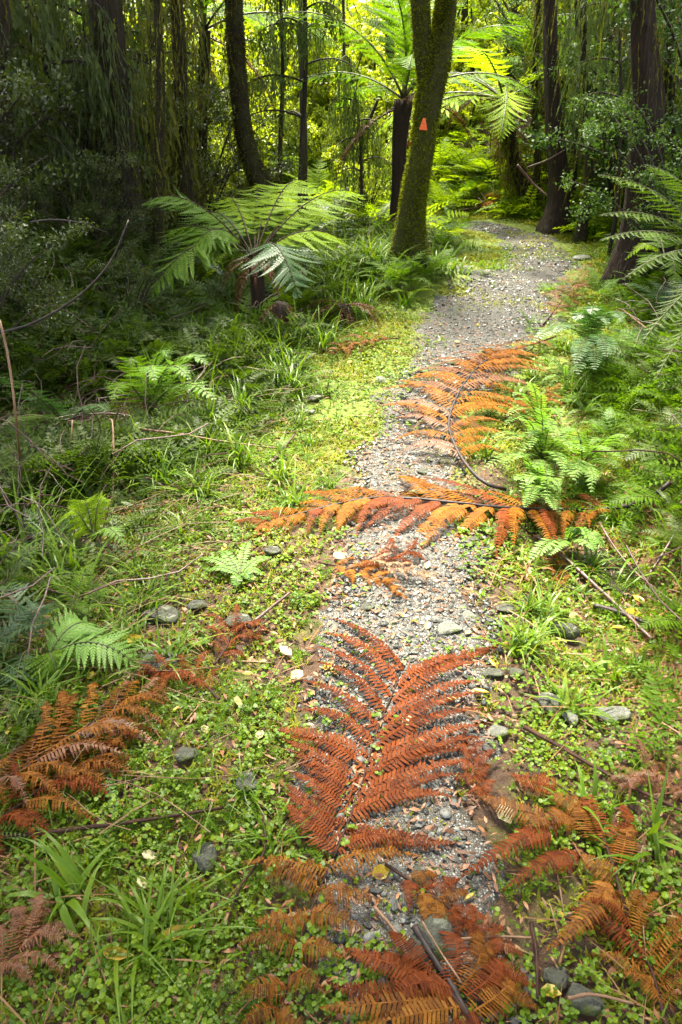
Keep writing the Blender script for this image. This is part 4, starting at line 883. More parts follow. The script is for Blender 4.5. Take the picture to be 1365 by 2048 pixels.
for i in range(150):
    while True:
        x, y = sample(1, .8, 8.5, .9, 0); s, sd = pathdist(x, y)
        if 0.02 < s[0] < (1.8 if sd[0] < 0 else .9) and RNG.uniform() < .3 + .7 * sstep(-.2, 1.0, s[0] if sd[0] < 0 else .3): break
    z = h(x[0], y[0]); sz = random.uniform(.09, .2) * (1 + .05 * y[0])
    o = link('grass_tuft', TUFTS[i % 5], None, Matrix.Translation((x[0], y[0], z)) @ Matrix.Rotation(random.uniform(0, 6.28), 4, 'Z') @ Matrix.Scale(sz, 4))
    v = Vector((x[0], y[0], z - CAM_H)); dz = v.y * CT - v.z * ST; px = 682.5 + FPX * v.x / dz; py = 1024 - FPX * (v.y * ST + v.z * CT) / dz
    auto(o, 'small grass tuft', 'grass tuft', 'small grass tufts on the verges', px, py)

# ------------------------------------------------------------------ ground cover: what nobody could count
def disc(k=7, cup=.25):
    a = np.linspace(0, 2 * PI, k, endpoint=False); V = [(0, 0, 0)] + [(math.cos(t), math.sin(t) * .92, cup) for t in a]
    return np.array(V) * 1.0, [(0, i + 1, (i + 1) % k + 1) for i in range(k)]
def cover_mask(x, y):
    s, sd = pathdist(x, y); n = fbm(x, y, 1.7, 41); e = RNG.uniform(0, 1, len(x))
    for a, b, r in ROCKS: e = np.where(np.hypot(x - a, y - b) < r, 9.0, e)     # nothing grows on the rocks
    return s, sd, n, e
# round-leaved creeping herbs
x, y = sample(110000, .5, 8.5, 1.3, .5); s, sd, n, e = cover_mask(x, y)
gl = np.where(sd < 0, sstep(-.22, .05, s + (n - .5) * .8) * (1 - .9 * sstep(.40, .95, s)), sstep(-.14, .10, s + (n - .5) * .6) * (.85 - .55 * sstep(.25, .55, s) * (1 - sstep(2.6, 3.2, y))))
patch = sstep(.30, .52, fbm(x, y, 3.2, 43)); gl = np.maximum(gl, .30 * (s < 0) * sstep(.56, .66, fbm(x, y, 2.4, 60))); k = e < gl * (.16 + .84 * patch * sstep(.25, .45, fbm(x, y, 6.5, 44))); x, y = x[k], y[k]; m = len(x)
mb = MB(); q = RNG.uniform(.0026, .0066, m) * (.65 + .75 * fbm(x, y, 4, 52)) * (1 + .10 * np.maximum(y - 1.2, 0)); z = H(x, y) + RNG.uniform(.006, .034, m)
mb.scatter(*disc(), np.stack([x, y, z], 1), rand_rots(m, .38), np.stack([q, q, q * RNG.uniform(-.2, 1, m)], 1))
j = RNG.choice(m, m // 2, replace=False)                       # second and third leaflet beside the first
for dx in (1, 2):
    a = RNG.uniform(0, 2 * PI, len(j)); xx = x[j] + np.cos(a) * q[j] * 1.7; yy = y[j] + np.sin(a) * q[j] * 1.7
    mb.scatter(*disc(), np.stack([xx, yy, z[j] - .001 * dx], 1), rand_rots(len(j), .3), q[j] * .95)
tag(link('ground_cover', mb.mesh('ground_cover', M['clover'])), 'bright round-leaved creeping herbs carpeting the verges', None, None, 'stuff'); print('clover', m)
# moss tips
x, y = sample(150000, .6, 11.5, 1.1, .4); s, sd, n, e = cover_mask(x, y)
gl = np.where(sd < 0, sstep(-.15, .1, s + (n - .5) * .5) * (1 - sstep(.8, 1.7, s)), sstep(-.05, .2, s + (n - .5) * .4) * (1 - sstep(.6, 1.2, s))) * (.45 + .55 * sstep(2.0, 4.5, y))
k = e < np.maximum(gl * sstep(.3, .55, fbm(x, y, 2.1, 45)) * 1.3, .5 * (s < 0) * sstep(.58, .68, fbm(x, y, 1.9, 61))); x, y = x[k], y[k]; m = len(x)
st = np.array([(0, -.3, 0), (0, .3, 0), (1, .12, .9), (1, -.12, .9), (1.5, 0, 1.0)]); mb = MB()
for r in range(3):
    q = RNG.uniform(.008, .016, m) * (1 + .10 * np.maximum(y - 1.5, 0))
    mb.scatter(st, [(0, 1, 2, 3), (3, 2, 4)], np.stack([x + RNG.normal(0, .006, m), y + RNG.normal(0, .006, m), H(x, y)], 1), rand_rots(m, .3), q)
tag(link('moss', mb.mesh('moss', M['moss'])), 'yellow-green moss cushions along the track edges', None, None, 'stuff'); print('moss', m)
# fine grass
x, y = sample(26000, .6, 9, 1.1, .5); s, sd, n, e = cover_mask(x, y)
k = e < np.where(sd < 0, sstep(.0, .5, s) * (.3 + .7 * sstep(.4, .6, fbm(x, y, 1.3, 47))), sstep(0.05, .3, s) * .25) * .7; x, y = x[k], y[k]; m = len(x); mb = MB()
for b in range(5):
    i = np.arange(m) % 5 == b; c = i.sum(); L = RNG.uniform(.03, .13, c); mb.scatter(*BLT[b], np.stack([x, y, H(x, y)], 1)[i], rand_rots(c, .35), np.stack([L, RNG.uniform(.0012, .0028, c) * (1 + .12 * y[i]), L], 1))
tag(link('short_grass', mb.mesh('short_grass', M['grass'])), 'short fine grass scattered over the verges', None, None, 'stuff'); print('grass', m)
# litter: leaf scraps, needles and straw
x, y = sample(90000, .5, 11, 1.25, .5); s, sd, n, e = cover_mask(x, y)
dens = np.where(s < 0, (1.1 * sstep(.24, .52, fbm(x, y, 2.5, 49)) + .35) * (1 - .75 * sstep(3, 6, y)), np.where(sd > 0, .25 + .75 * sstep(.2, .5, s), .3 + .25 * sstep(.3, .8, s))); k = e < dens; x, y = x[k], y[k]; m = len(x)
sc = np.array([(0, -.5, 0), (.5, -1, .1), (1, 0, .0), (.5, 1, .12), (0, .5, .02)]) - np.array([.5, 0, 0]); mb = MB()
L = RNG.uniform(.004, .028, m) * (1 + .06 * y); mb.scatter(sc, [(0, 1, 3, 4), (1, 2, 3)], np.stack([x, y, H(x, y) + RNG.uniform(.010, .022, m)], 1), rand_rots(m, .22), np.stack([L, L * RNG.uniform(.03, .22, m), L * .8], 1))
tag(link('leaf_litter', mb.mesh('leaf_litter', M['litter'])), 'brown leaf scraps and needles strewn on the ground', None, None, 'stuff'); print('litter', m)
x, y = sample(2000, .6, 7, 1.0, .4); s, sd, n, e = cover_mask(x, y); k = (e < np.where(s < 0, .15, .75)) ; x, y = x[k], y[k]; m = len(x); mb = MB()
L = RNG.uniform(.05, .22, m); mb.scatter(sc, [(0, 1, 3, 4), (1, 2, 3)], np.stack([x, y, H(x, y) + RNG.uniform(.014, .035, m)], 1), rand_rots(m, .10), np.stack([L, RNG.uniform(.0008, .0022, m), L * .3], 1))
tag(link('straw_litter', mb.mesh('straw_litter', M['straw'])), 'dry straw-coloured stalks lying among the grass', None, None, 'stuff')
# tiny pinnate herbs on the right bank and in the left shade
def sprig():
    V = []; F = []
    for k in range(7):
        t = (k + .6) / 7
        for sg in (1, -1):
            b = len(V); L = .32 * (1 - .55 * t); V += [(t, 0, .35 * t - .3 * t * t), (t + .05, sg * L * .5, .35 * t - .3 * t * t + .04), (t + .09, sg * L, .35 * t - .3 * t * t), (t - .05 + .05, sg * L * .55 , .35 * t - .3 * t * t)]
            V[b + 3] = (t - .035, sg * L * .55, .35 * t - .3 * t * t); F += [(b, b + 1, b + 2, b + 3)] if sg < 0 else [(b, b + 3, b + 2, b + 1)]
    b = len(V); V += [(0, -.012, 0), (0, .012, 0), (1, 0, .05)]; F += [(b, b + 2, b + 1)]
    return np.array(V), F
x, y = sample(38000, 1.0, 10, .9, 1.0); s, sd, n, e = cover_mask(x, y)
d_ = np.where(sd > 0, sstep(.28, .6, s) * (.10 + .90 * sstep(2.2, 2.9, y)), sstep(.35, .8, s) * .85) * (.25 + .75 * hero_free(x, y)); k = e < d_; x, y = x[k], y[k]; m = len(x)
for nm, i, mt, lab in (('bank_herbs', pathdist(x, y)[1] > 0, 'fern', 'tiny pinnate herbs covering the right bank'), ('shade_herbs', pathdist(x, y)[1] <= 0, 'ferndark', 'low leafy herbs growing in the shade left of the track')):
    c = i.sum(); mb = MB()
    for r in range(2):
        tall = sstep(.4, 1.2, pathdist(x[i], y[i])[0]) * hero_free(x[i], y[i]); L = RNG.uniform(.05, .12, c) * (1 + .10 * y[i]) * (1 + .3 * tall); mb.scatter(*sprig(), np.stack([x[i] + RNG.normal(0, .02, c), y[i] + RNG.normal(0, .02, c), H(x[i], y[i]) + RNG.uniform(0, .04, c) + RNG.uniform(0, .22, c) * tall], 1), rand_rots(c, .45), L)
    tag(link(nm, mb.mesh(nm, M[mt])), lab, None, None, 'stuff'); print(nm, c)

# tangle of dead twigs in the shade
x, y = sample(9000, 1.5, 9.5, .6, 1.2); s, sd, n, e = cover_mask(x, y); k = e < np.where(sd > 0, sstep(.5, .9, s) * .35, sstep(.6, 1.2, s) * .6); x, y = x[k], y[k]; m = len(x)
V, F = [], []
for q in range(5): V += [(q / 5, .06 * math.sin(q * 1.7), .14 * math.sin(q * .8)), (q / 5, .06 * math.sin(q * 1.7), .14 * math.sin(q * .8) + 1 * .02), (q / 5, .06 * math.sin(q * 1.7) + .018, .14 * math.sin(q * .8) + .01)]
for q in range(4):
    for j in range(3): F.append((q * 3 + j, q * 3 + (j + 1) % 3, q * 3 + 3 + (j + 1) % 3, q * 3 + 3 + j))
a = RNG.uniform(0, 2 * PI, m); t = RNG.normal(0, .45, m); f = np.stack([np.cos(a) * np.cos(t), np.sin(a) * np.cos(t), np.sin(t)], 1); mb = MB(); L = RNG.uniform(.15, .55, m)
mb.scatter(np.array(V), F, np.stack([x, y, H(x, y) + RNG.uniform(0.02, .25, m)], 1), frames(f, RNG.normal(size=(m, 3))), np.stack([L, L * .6, L * .6], 1))
tag(link('dead_twigs', mb.mesh('dead_twigs', M['twig'])), 'tangle of thin dead twigs in the undergrowth', None, None, 'stuff')

x, y = sample(9000, 8.5, 20, .3, 1.5); s, sd, n, e = cover_mask(x, y); k = (s > .3) & (e < .35 + .65 * sstep(.35, .6, n)); x, y = x[k], y[k]; m = len(x); mb = MB()
for r in range(3): mb.scatter(*sprig(), np.stack([x + RNG.normal(0, .06, m), y + RNG.normal(0, .06, m), H(x, y) + RNG.uniform(0, .18, m)], 1), rand_rots(m, .5), RNG.uniform(.18, .42, m))
tag(link('far_herbs', mb.mesh('far_herbs', M['fernlime'])), 'bright low herbs covering the clearing and the far bank', None, None, 'stuff')

# brown stalks and broken canes lying through the long grass at left
x, y = sample(5200, 1.2, 5, .9, .3); s, sd, n, e = cover_mask(x, y); k = (sd < 0) & (e < sstep(.35, .6, s) * .5); x, y = x[k], y[k]; m = len(x); mb = MB()
a = RNG.normal(.35, .5, m); t = RNG.normal(0, .12, m); f = np.stack([np.cos(a) * np.cos(t), np.sin(a) * np.cos(t), np.sin(t)], 1); L = RNG.uniform(.10, .45, m)
mb.scatter(np.array(V), F, np.stack([x, y, H(x, y) + RNG.uniform(.01, .06, m)], 1), frames(f, RNG.normal(size=(m, 3))), np.stack([L, L * .25, L * .25 + .04], 1))
tag(link('broken_stalks', mb.mesh('broken_stalks', M['cane'])), 'broken brown stalks lying through the long grass left of the track', None, None, 'stuff')

x, y = sample(6500, .7, 6, 1.0, .4); s, sd, n, e = cover_mask(x, y); k = e < sstep(-.1, .15, s) * (1 - .6 * sstep(.9, 1.4, s)) * sstep(.42, .56, fbm(x, y, 2.8, 63)); x, y = x[k], y[k]; m = len(x); mb = MB()
for r in range(3): mb.scatter(*sprig(), np.stack([x + RNG.normal(0, .006, m), y + RNG.normal(0, .006, m), H(x, y) + RNG.uniform(.005, .02, m)], 1), rand_rots(m, .4), RNG.uniform(.022, .055, m))
tag(link('seedlings', mb.mesh('seedlings', M['fern'])), 'tiny fern seedlings growing among the creeping herbs', None, None, 'stuff')
# ------------------------------------------------------------------ trees
def leafquad():
    return np.array([(0, 0, 0), (.5, -.32, .08), (1, 0, -.06), (.5, .32, .08)]), [(0, 1, 2), (0, 2, 3)]
def spray_foliage(seed, n, r, leaf, layers=26, flatk=.7):
    """Unit crown: leaves bunched on sprays through the volume, uneven outside."""
    g = np.random.default_rng(seed); c = g.normal(size=(layers, 3)); c /= np.linalg.norm(c, axis=1, keepdims=True); c *= (g.uniform(.25, 1, (layers, 1)) ** .6); c[:, 2] *= flatk
    i = g.integers(0, layers, n); sp = g.uniform(.12, .34, layers)[i][:, None]
    p = c[i] + g.normal(size=(n, 3)) * sp * np.array([1, 1, .55])
    return p, xyz_rots(n, g), g.uniform(.6, 1.3, n) * leaf
def foliage_mesh(name, seed, n, leaf, mat, **k):
    mb = MB(); p, r, s = spray_foliage(seed, n, 1, leaf, **k); mb.scatter(*leafquad(), p, r, s); return mb.mesh(name, M[mat])
CROWNS = [foliage_mesh('crown', 100 + i, 5200, .06, 'canopy', layers=34) for i in range(4)]
def strands(mb, pts, lens, seed, wd=.012):
    """Ragged threads of moss hanging from the points."""
    g = np.random.default_rng(seed); pts = np.asarray(pts); n = len(pts)
    if n > 40:
        for part in np.array_split(np.arange(n), 4): strands(mb, pts[part], np.asarray(lens)[part], seed + int(part[0]) + 1, wd) if len(part) <= 40 else _strand_set(mb, pts[part], np.asarray(lens)[part], seed + int(part[0]) + 1, wd)
        return
    _strand_set(mb, pts, lens, seed, wd)
def _strand_set(mb, pts, lens, seed, wd):
    g = np.random.default_rng(seed); n = len(pts)
    V = []; F = []; q = 9; xo = 0.0
    for k in range(q):                                        # a drooping thread of ragged tags, no two alike
        t = k / q; sg = g.choice([-1, 1]); b = len(V); l = g.uniform(.4, 2.4) * (1 - .6 * t); xn = xo + g.normal(0, .7)
        V += [(xo, 0, -t), (xo + sg * l, g.normal(0, 1), -t - g.uniform(.02, .10)), (xn + sg * .25, 0, -t - .16), (xn, 0, -t - .11)]; F += [(b, b + 1, b + 2, b + 3)]; xo = xn
    V = np.array(V); a = g.uniform(0, 2 * PI, n); R = np.zeros((n, 3, 3)); R[:, 0, 0] = np.cos(a); R[:, 0, 1] = -np.sin(a); R[:, 1, 0] = np.sin(a); R[:, 1, 1] = np.cos(a); R[:, 2, 2] = 1
    R[:, 0, 2] = g.normal(0, .13, n); R[:, 1, 2] = g.normal(0, .13, n)
    mb.scatter(V, F, pts, R, np.stack([np.full(n, wd) * g.uniform(.6, 1.5, n), np.full(n, wd), lens], 1))
def moss_fuzz(c, rad, n, seed, size=.03, bias=None):
    g = np.random.default_rng(seed); m = len(c); f = g.uniform(0, m - 1.001, n); i = f.astype(int); w_ = (f - i)[:, None]; p = c[i] * (1 - w_) + c[i + 1] * w_
    T = c[i + 1] - c[i]; T /= np.linalg.norm(T, axis=1, keepdims=True); a = np.cross(T, np.array([1., 0, 0])); a /= np.linalg.norm(a, axis=1, keepdims=True); b = np.cross(T, a); th = g.uniform(0, 2 * PI, n)
    o = a * np.cos(th)[:, None] + b * np.sin(th)[:, None]; r = (rad[i] * (1 - w_[:, 0]) + rad[i + 1] * w_[:, 0])[:, None]
    k = (fbm(th * 1.3, f * .45, 1.6, seed) + .16 * np.cos(th - 2.6)) > .40
    p, o, r = p[k], o[k], r[k]; n = len(p); mb = MB(); fw = o + g.normal(0, .5, (n, 3)) + np.array([0, 0, -.25])
    st = np.array([(0, -.22, 0), (0, .22, 0), (1, 0, .1)]); mb.scatter(st, [(0, 1, 2)], p + o * r * .96, frames(fw, g.normal(size=(n, 3))), g.uniform(.4, 1.2, n) * size)
    return mb
def tree(label, pts, d, wpx, mat='bark', topz=6.5, crown=(2.2, 1.4), fuzz=0, hang=0, hanglen=.5, name='forest_tree', cat='tree', ridges=.06, wob=.14, group='forest trees', branches=3, cr_off=(0, 0), hangmat='hang', fuzzmat='moss', roots=0, stop=False):
    """Trunk through picture points at distance d, carried on above the frame to its crown."""
    w3 = [at(px, py, d + (e[0] if e else 0)) for px, py, *e in pts]; base = w3[0].copy(); bz = h(base.x, base.y); rr = [width_at(wp, py, d) * .5 for wp, (px, py, *e) in zip(wpx, pts)]
    dirv = (w3[-1] - w3[-2]).normalized()
    if base.z > bz - .1: w3 = [Vector((base.x, base.y, bz - .12))] + w3; rr = [rr[0] * 1.25] + rr
    top = w3[-1]; lift = topz - top.z
    if not stop: w3 += [top + Vector((dirv.x * lift * .5, dirv.y * lift * .3, lift * .5)), top + Vector((dirv.x * lift * .6 + .2, dirv.y * lift * .4, lift))]; rr += [rr[-1] * .8, rr[-1] * .4]
    n = 34; c = smooth_curve(w3, n); s0 = np.concatenate([[0], np.cumsum([(w3[i + 1] - w3[i]).length for i in range(len(w3) - 1)])]); rad = np.interp(np.linspace(0, s0[-1], n), s0, rr)
    root = empty(name, (base.x, base.y, bz), label, cat, group); o = np.array(root.location); c = c - o
    rad = rad * (1 + .5 * np.exp(-np.maximum(c[:, 2], 0) / .12))
    mb = MB(); tube(mb, c, rad, 14, 0, wob, seed=int(pts[0][0]), ridges=ridges); link('trunk', mb.mesh('trunk', M[mat]), root)
    g = random.Random(int(pts[0][0]) * 3)
    if roots:
        for i in range(roots):
            a = 2 * PI * i / roots + g.uniform(-.3, .3); e = np.array([math.cos(a), math.sin(a), 0]); L = g.uniform(.35, .6)
            q = [tuple(e * rad[2] * .75 + [0, 0, .12])] + [tuple(e * (rad[2] * .9 + L * t) + [0, 0, h(o[0] + e[0] * (rad[2] + L * t), o[1] + e[1] * (rad[2] + L * t)) - o[2] + .02 - .06 * t]) for t in (.2, .5, 1)]
            mb = MB(); tube(mb, smooth_curve(q, 10), np.linspace(rad[2] * .36, .012, 10), 8, 0, .3, seed=i); link('root', mb.mesh('root', M[mat]), root)
    if fuzz: tag(link('moss_coat', moss_fuzz(c, rad, fuzz, int(pts[0][0]), .025 * max(1, d / 6)).mesh('moss_coat', M[fuzzmat]), root), None, None, None, 'stuff')
    hp = []
    for i in range(branches):
        a = g.uniform(0, 2 * PI); k = int(n * g.uniform(.62, .92)); b0 = c[k]; L = g.uniform(.8, 1.6)
        bc = bez(b0, b0 + np.array([math.cos(a) * L * .5, math.sin(a) * L * .5, L * .35]), b0 + np.array([math.cos(a) * L, math.sin(a) * L, L * .3]), 10)
        mb = MB(); tube(mb, bc, np.linspace(rad[k] * .55, .012, 10), 7, 0, .2); link('branch', mb.mesh('branch', M[mat]), root); hp += list(bc[3:])
    if hang:
        hang = int(hang * 3); q = np.array([c[g.randrange(n // 6, n)] + np.array([g.gauss(0, .12), g.gauss(0, .12), 0]) for _ in range(hang)] + [random.choice(hp) + np.array([g.gauss(0, .05), g.gauss(0, .05), 0]) for _ in range(hang if hp else 0)])
        mb = MB(); strands(mb, q, RNG.uniform(.3, 1, len(q)) * hanglen * .6, g.randrange(999), .006 * max(1, d / 7)); tag(link('hanging_moss', mb.mesh('hanging_moss', M[hangmat]), root), None, None, None, 'stuff')
    if crown:
        e = c[-1]; q = link('crown', CROWNS[g.randrange(4)], root, Matrix.Translation((e[0] + cr_off[0], e[1] + cr_off[1] + 1.2, e[2] + .3)) @ Matrix.Rotation(g.uniform(0, 6), 4, 'Z') @ Matrix.Diagonal((crown[0], crown[0], crown[1], 1)))
    return root, c + o, rad
# the forked mossy tree with the marker
D1 = TREE_BASE[1]
root, c_, r_ = tree('forked mossy tree standing on a mound at the bend, carrying the orange marker', [(820, 545), (819, 480), (827, 400), (843, 300), (854, 230), (863, 165), (880, 105), (889, 55), (894, 0), (904, -120)], D1, (74, 56, 51, 48, 48, 56, 50, 46, 45, 42), 'mossbark', topz=7.5, crown=None, fuzz=60000, branches=0, roots=0, ridges=.04, wob=.22, fuzzmat='trunkmoss')
o = np.array(root.location)
for nm, pts, wd in (('limb', [(860, 200, .0), (848, 115), (840, 40), (832, -120)], (40, 34, 33, 32)),):
    w3 = [at(q[0], q[1], D1) for q in pts]; t = w3[-1]; w3 += [t + Vector((-.5 if wd[0] < 45 else .6, .4, 2.6)), t + Vector((-.3 if wd[0] < 45 else 1.9, 2.8, 5.6))]
    c = smooth_curve(w3, 22) - o; rad = np.interp(np.linspace(0, 1, 22), [0, .25, .55, 1], [width_at(wd[0], 80, D1) * .5, width_at(wd[1], 80, D1) * .5, width_at(wd[3], 0, D1) * .48, .05])
    mb = MB(); tube(mb, c, rad, 12, 0, .14, seed=wd[0]); lo = link(nm, mb.mesh('limb', M['mossbark']), root)
    tag(link('moss_coat', moss_fuzz(c, rad, 20000, wd[0], .026).mesh('moss_coat', M['trunkmoss']), lo), None, None, None, 'stuff')
    link('crown', CROWNS[wd[0] % 4], root, Matrix.Translation(c[-1] + np.array([0, .4, .6])) @ Matrix.Diagonal((.55, .55, .45, 1)))
p = at(848, 248, D1); k = int(np.argmin(np.linalg.norm(c_ - np.array(p), axis=1))); q = c_[k]; yy = q[1] - r_[k] * 1.06 - .012
wv = width_at(17, 248, D1) / 2; hv = width_at(21, 248, D1) / 2; mb = MB(); V = [(-wv, 0, -hv), (wv, 0, -hv), (wv * .25, 0, hv), (-wv * .25, 0, hv)]; V = V + [(a, .005, b) for a, _, b in V]
mb.add(V, [(0, 1, 2, 3), (7, 6, 5, 4), (0, 4, 5, 1), (1, 5, 6, 2), (2, 6, 7, 3), (3, 7, 4, 0)]); mo, t_, b_ = new_mat('orange_plastic'); b_.inputs['Base Color'].default_value = (.75, .11, .015, 1); b_.inputs['Roughness'].default_value = .4
pm = at(848, 248, yy); t_.links.new(ramp(t_, noise(t_, 60, 5), [(.42, .06, .01), (.72, .11, .015), (.80, .16, .03)]), b_.inputs['Base Color'])
tmk = tag(link('trail_marker', mb.mesh('trail_marker', mo, False), None, Matrix.Translation((pm.x, yy, pm.z)) @ Matrix.Rotation(.05, 4, 'Y')), 'orange triangular trail marker nailed to the forked mossy tree', 'trail marker')
for dz in (.1,):
    mb = MB(); tube(mb, [(0, -.004, hv * dz), (0, .004, hv * dz)], .0035, 8); link('nail', mb.mesh('nail', M['twig']), tmk)

LT = dict(hangmat='hang')
tree('thick dark trunk hung with roots and vines, second from the left edge', [(262, 450), (250, 330), (238, 220), (224, 110), (212, 0)], 7.0, (62, 56, 52, 54, 60), 'bark', 6.0, (1.7, 1.1), 5000, 90, .9, fuzzmat='hang', ridges=.14, cr_off=(-.4, 0))
tree('dark leaning trunk curving at its foot, behind the young tree fern', [(532, 390), (505, 330), (486, 250), (474, 120), (468, 0)], 8.2, (48, 40, 36, 36, 36), 'darkmossbark', 6.0, (1.4, 1.0), 9000, 80, .8, fuzzmat='hang', cr_off=(-1.2, -.3))
tree('slender mossy stem between the two dark trunks at left', [(318, 480), (316, 350), (322, 200), (316, 0)], 6.6, (22, 20, 18, 18), 'darkmossbark', 5.5, (1.2, .9), 2500, 120, .9, fuzzmat='hang', cr_off=(-.8, 0))
tree('slim trunk draped in moss just right of the slender stem', [(372, 450), (370, 330), (362, 180), (352, 0)], 7.4, (34, 30, 28, 28), 'darkmossbark', 5.5, (1.2, .9), 3000, 150, 1.0, fuzzmat='hang', cr_off=(-.8, 0))
tree('thin dark pole in the shade near the left edge', [(110, 430), (105, 280), (96, 120), (90, 0)], 7.8, (30, 26, 24, 24), 'darkmossbark', 5.5, (1.5, 1.0), 2500, 90, .9, fuzzmat='hang', cr_off=(-.6, 0))
tree('reddish brown trunk deep in shade at the far left', [(20, 460), (12, 300), (8, 100), (5, 0)], 6.5, (40, 34, 32, 30), 'bark', 6.0, (1.6, 1.0), 0, 60, .8, cr_off=(-.6, 0))
tree('thin straight trunk standing in the bright clearing', [(606, 372), (608, 300), (606, 180), (604, 0)], 10.5, (17, 15, 14, 13), 'bark', 6.5, None, 0, 20, .5, ridges=.02)
tree('very thin pole right of the straight trunk in the clearing', [(694, 412), (692, 330), (690, 250), (688, 60)], 11, (9, 7, 6, 6), 'bark', 5.5, None, ridges=.02)
tree('tall thin trunk at the left side of the clearing', [(160, 400), (154, 250), (150, 100), (150, 0)], 11, (12, 11, 10, 10), 'bark', 6, None, 400, 10, .4, fuzzmat='hang')
tree('black fern trunk on the right bank, straight and dark', [(1120, 385), (1113, 300), (1108, 220), (1104, 150), (1100, 0)], 9.2, (42, 36, 32, 30, 26), 'fibre', 4.5, None, 0, 50, .6, ridges=.1, name='fern_tree')
tree('massive dark fibrous trunk on the right bank', [(1288, 430), (1292, 330), (1298, 220), (1290, 110), (1284, 0)], 6.6, (78, 62, 54, 50, 46), 'fibre', 6.2, (1.5, 1.1), 0, 130, .8, ridges=.16, cr_off=(1.5, .3))
tree('thin mossy stem between black fern trunk and massive trunk', [(1178, 360), (1172, 240), (1168, 100), (1166, 0)], 8.5, (18, 15, 14, 14), 'darkmossbark', 5.5, (1.2, .8), 2000, 60, .9, fuzzmat='hang', cr_off=(2.0, .6))
tree('thin mossy stem left of the black fern trunk', [(1076, 330), (1070, 240), (1072, 100), (1078, 0)], 10.2, (14, 12, 12, 12), 'darkmossbark', 5.5, (1.1, .8), 1800, 120, .8, fuzzmat='hang', cr_off=(1.8, 2.0))
tree('pale mossy pole at the right edge behind the massive trunk', [(1345, 380), (1342, 250), (1338, 100), (1336, 0)], 8.2, (22, 20, 18, 18), 'darkmossbark', 5.5, (1.4, .9), 2000, 120, .8, fuzzmat='hang', cr_off=(.8, .2))
tree('short rotten stump in the clearing', [(726, 430), (724, 400), (724, 368)], 10.5, (20, 16, 12), 'fibre', 1.35, None, name='tree_stump', cat='stump', branches=0, group=None)
# unseen trees, added so their crowns darken the lower corners and both sides
for lab, x, y, cx, cy_, cz, cr, nl in [
    ('added unseen tree beside the left ferns, shading the bottom left corner', -2.9, 1.6, -1.6, 1.3, 3.5, 2.0, 5), ('added unseen tree on the right bank, shading the bottom right corner', 2.9, 1.5, 1.5, 1.2, 3.6, 1.9, 5),
    ('added unseen tree leaning in to shade the long grass at left', -3.4, 4.4, -2.45, 3.75, 4.1, 1.5, 2), ('added unseen tree leaning in to shade the right verge', 3.4, 4.0, 2.65, 3.7, 4.2, 1.6, 2),
    ('farther added unseen tree deepening the left shade', -4.6, 6.2, -3.5, 5.3, 4.8, 2.0, 2), ('farther added unseen tree shading the right bank', 4.6, 6.2, 3.9, 5.5, 4.8, 1.7, 2)]:
    zz = h(x, y); root = empty('forest_tree', (x, y, zz), lab, 'tree', 'forest trees'); c = smooth_curve([(0, 0, -.1), (.05, .05, 1.3), ((cx - x) * .3, (cy_ - y) * .3, 2.6), (cx - x, cy_ - y, cz - zz)], 16); mb = MB(); tube(mb, c, np.linspace(.16, .05, 16), 12, 0, .15); link('trunk', mb.mesh('trunk', M['darkmossbark']), root)
    for k in range(nl): link('crown', CROWNS[k % 4], root, Matrix.Translation((cx - x, cy_ - y, cz - zz + .5 * k)) @ Matrix.Rotation(k * 2 + x, 4, 'Z') @ Matrix.Diagonal((cr, cr, .9, 1)))

# ------------------------------------------------------------------ tree ferns
def tree_fern(label, pts, d, wpx, nf, size, mat='fernlime', azs=None, dead=0, trunkmat='fibre', fuzz=0, hang=0):
    w3 = [at(px, py, d) for px, py in pts]; b = w3[0]; bz = h(b.x, b.y); root = empty('tree_fern', (b.x, b.y, bz), label, 'tree fern', 'tree ferns'); o = np.array(root.location)
    w3 = [Vector((b.x, b.y, bz - .1))] + w3; n = 20; c = smooth_curve(w3, n) - o; rr = [width_at(q, 250, d) * .5 for q in ([wpx[0]] + list(wpx))]; rad = np.interp(np.linspace(0, 1, n), np.linspace(0, 1, len(rr)), rr)
    mb = MB(); tube(mb, c, rad, 12, 0, .2, seed=int(pts[0][0]), ridges=.12); link('trunk', mb.mesh('trunk', M[trunkmat]), root); r = random.Random(int(pts[0][0])); e = Vector(c[-1])
    if fuzz: tag(link('moss_coat', moss_fuzz(c, rad, fuzz, 5, .05).mesh('moss_coat', M['hang']), root), None, None, None, 'stuff')
    if hang:
        mb = MB(); strands(mb, np.array([c[r.randrange(4, n)] + [r.gauss(0, .08), r.gauss(0, .08), 0] for _ in range(hang)]), RNG.uniform(.2, .6, hang), 4, .016); tag(link('hanging_moss', mb.mesh('hanging_moss', M['hang']), root), None, None, None, 'stuff')
    for i in range(nf):
        az, el, sz = azs[i] if azs else (2 * PI * (i + r.uniform(-.3, .3)) / nf, r.uniform(-.1, .5), size * r.uniform(.8, 1.15))
        f, me, sm = r.choice(FK['tree']); q = link('frond', me, root, Matrix.Translation(e) @ rotm(az, el, r.uniform(-.2, .2)) @ Matrix.Scale(sz, 4)); setmat(q, M[mat])
    for i in range(dead):
        f, me, sm = r.choice(FK['hangdead']); q = link('dead_frond', me, root, Matrix.Translation(e - Vector((0, 0, .05))) @ rotm(2 * PI * i / dead + r.uniform(-.3, .3), 0) @ Matrix.Scale(size * r.uniform(.5, .8), 4))
    return root
tree_fern('tree fern just behind the forked tree, fronds rising above it', [(796, 435), (798, 350), (800, 260), (808, 200)], 8.6, (36, 30, 30, 38), 11, 1.5, 'fern', dead=4)
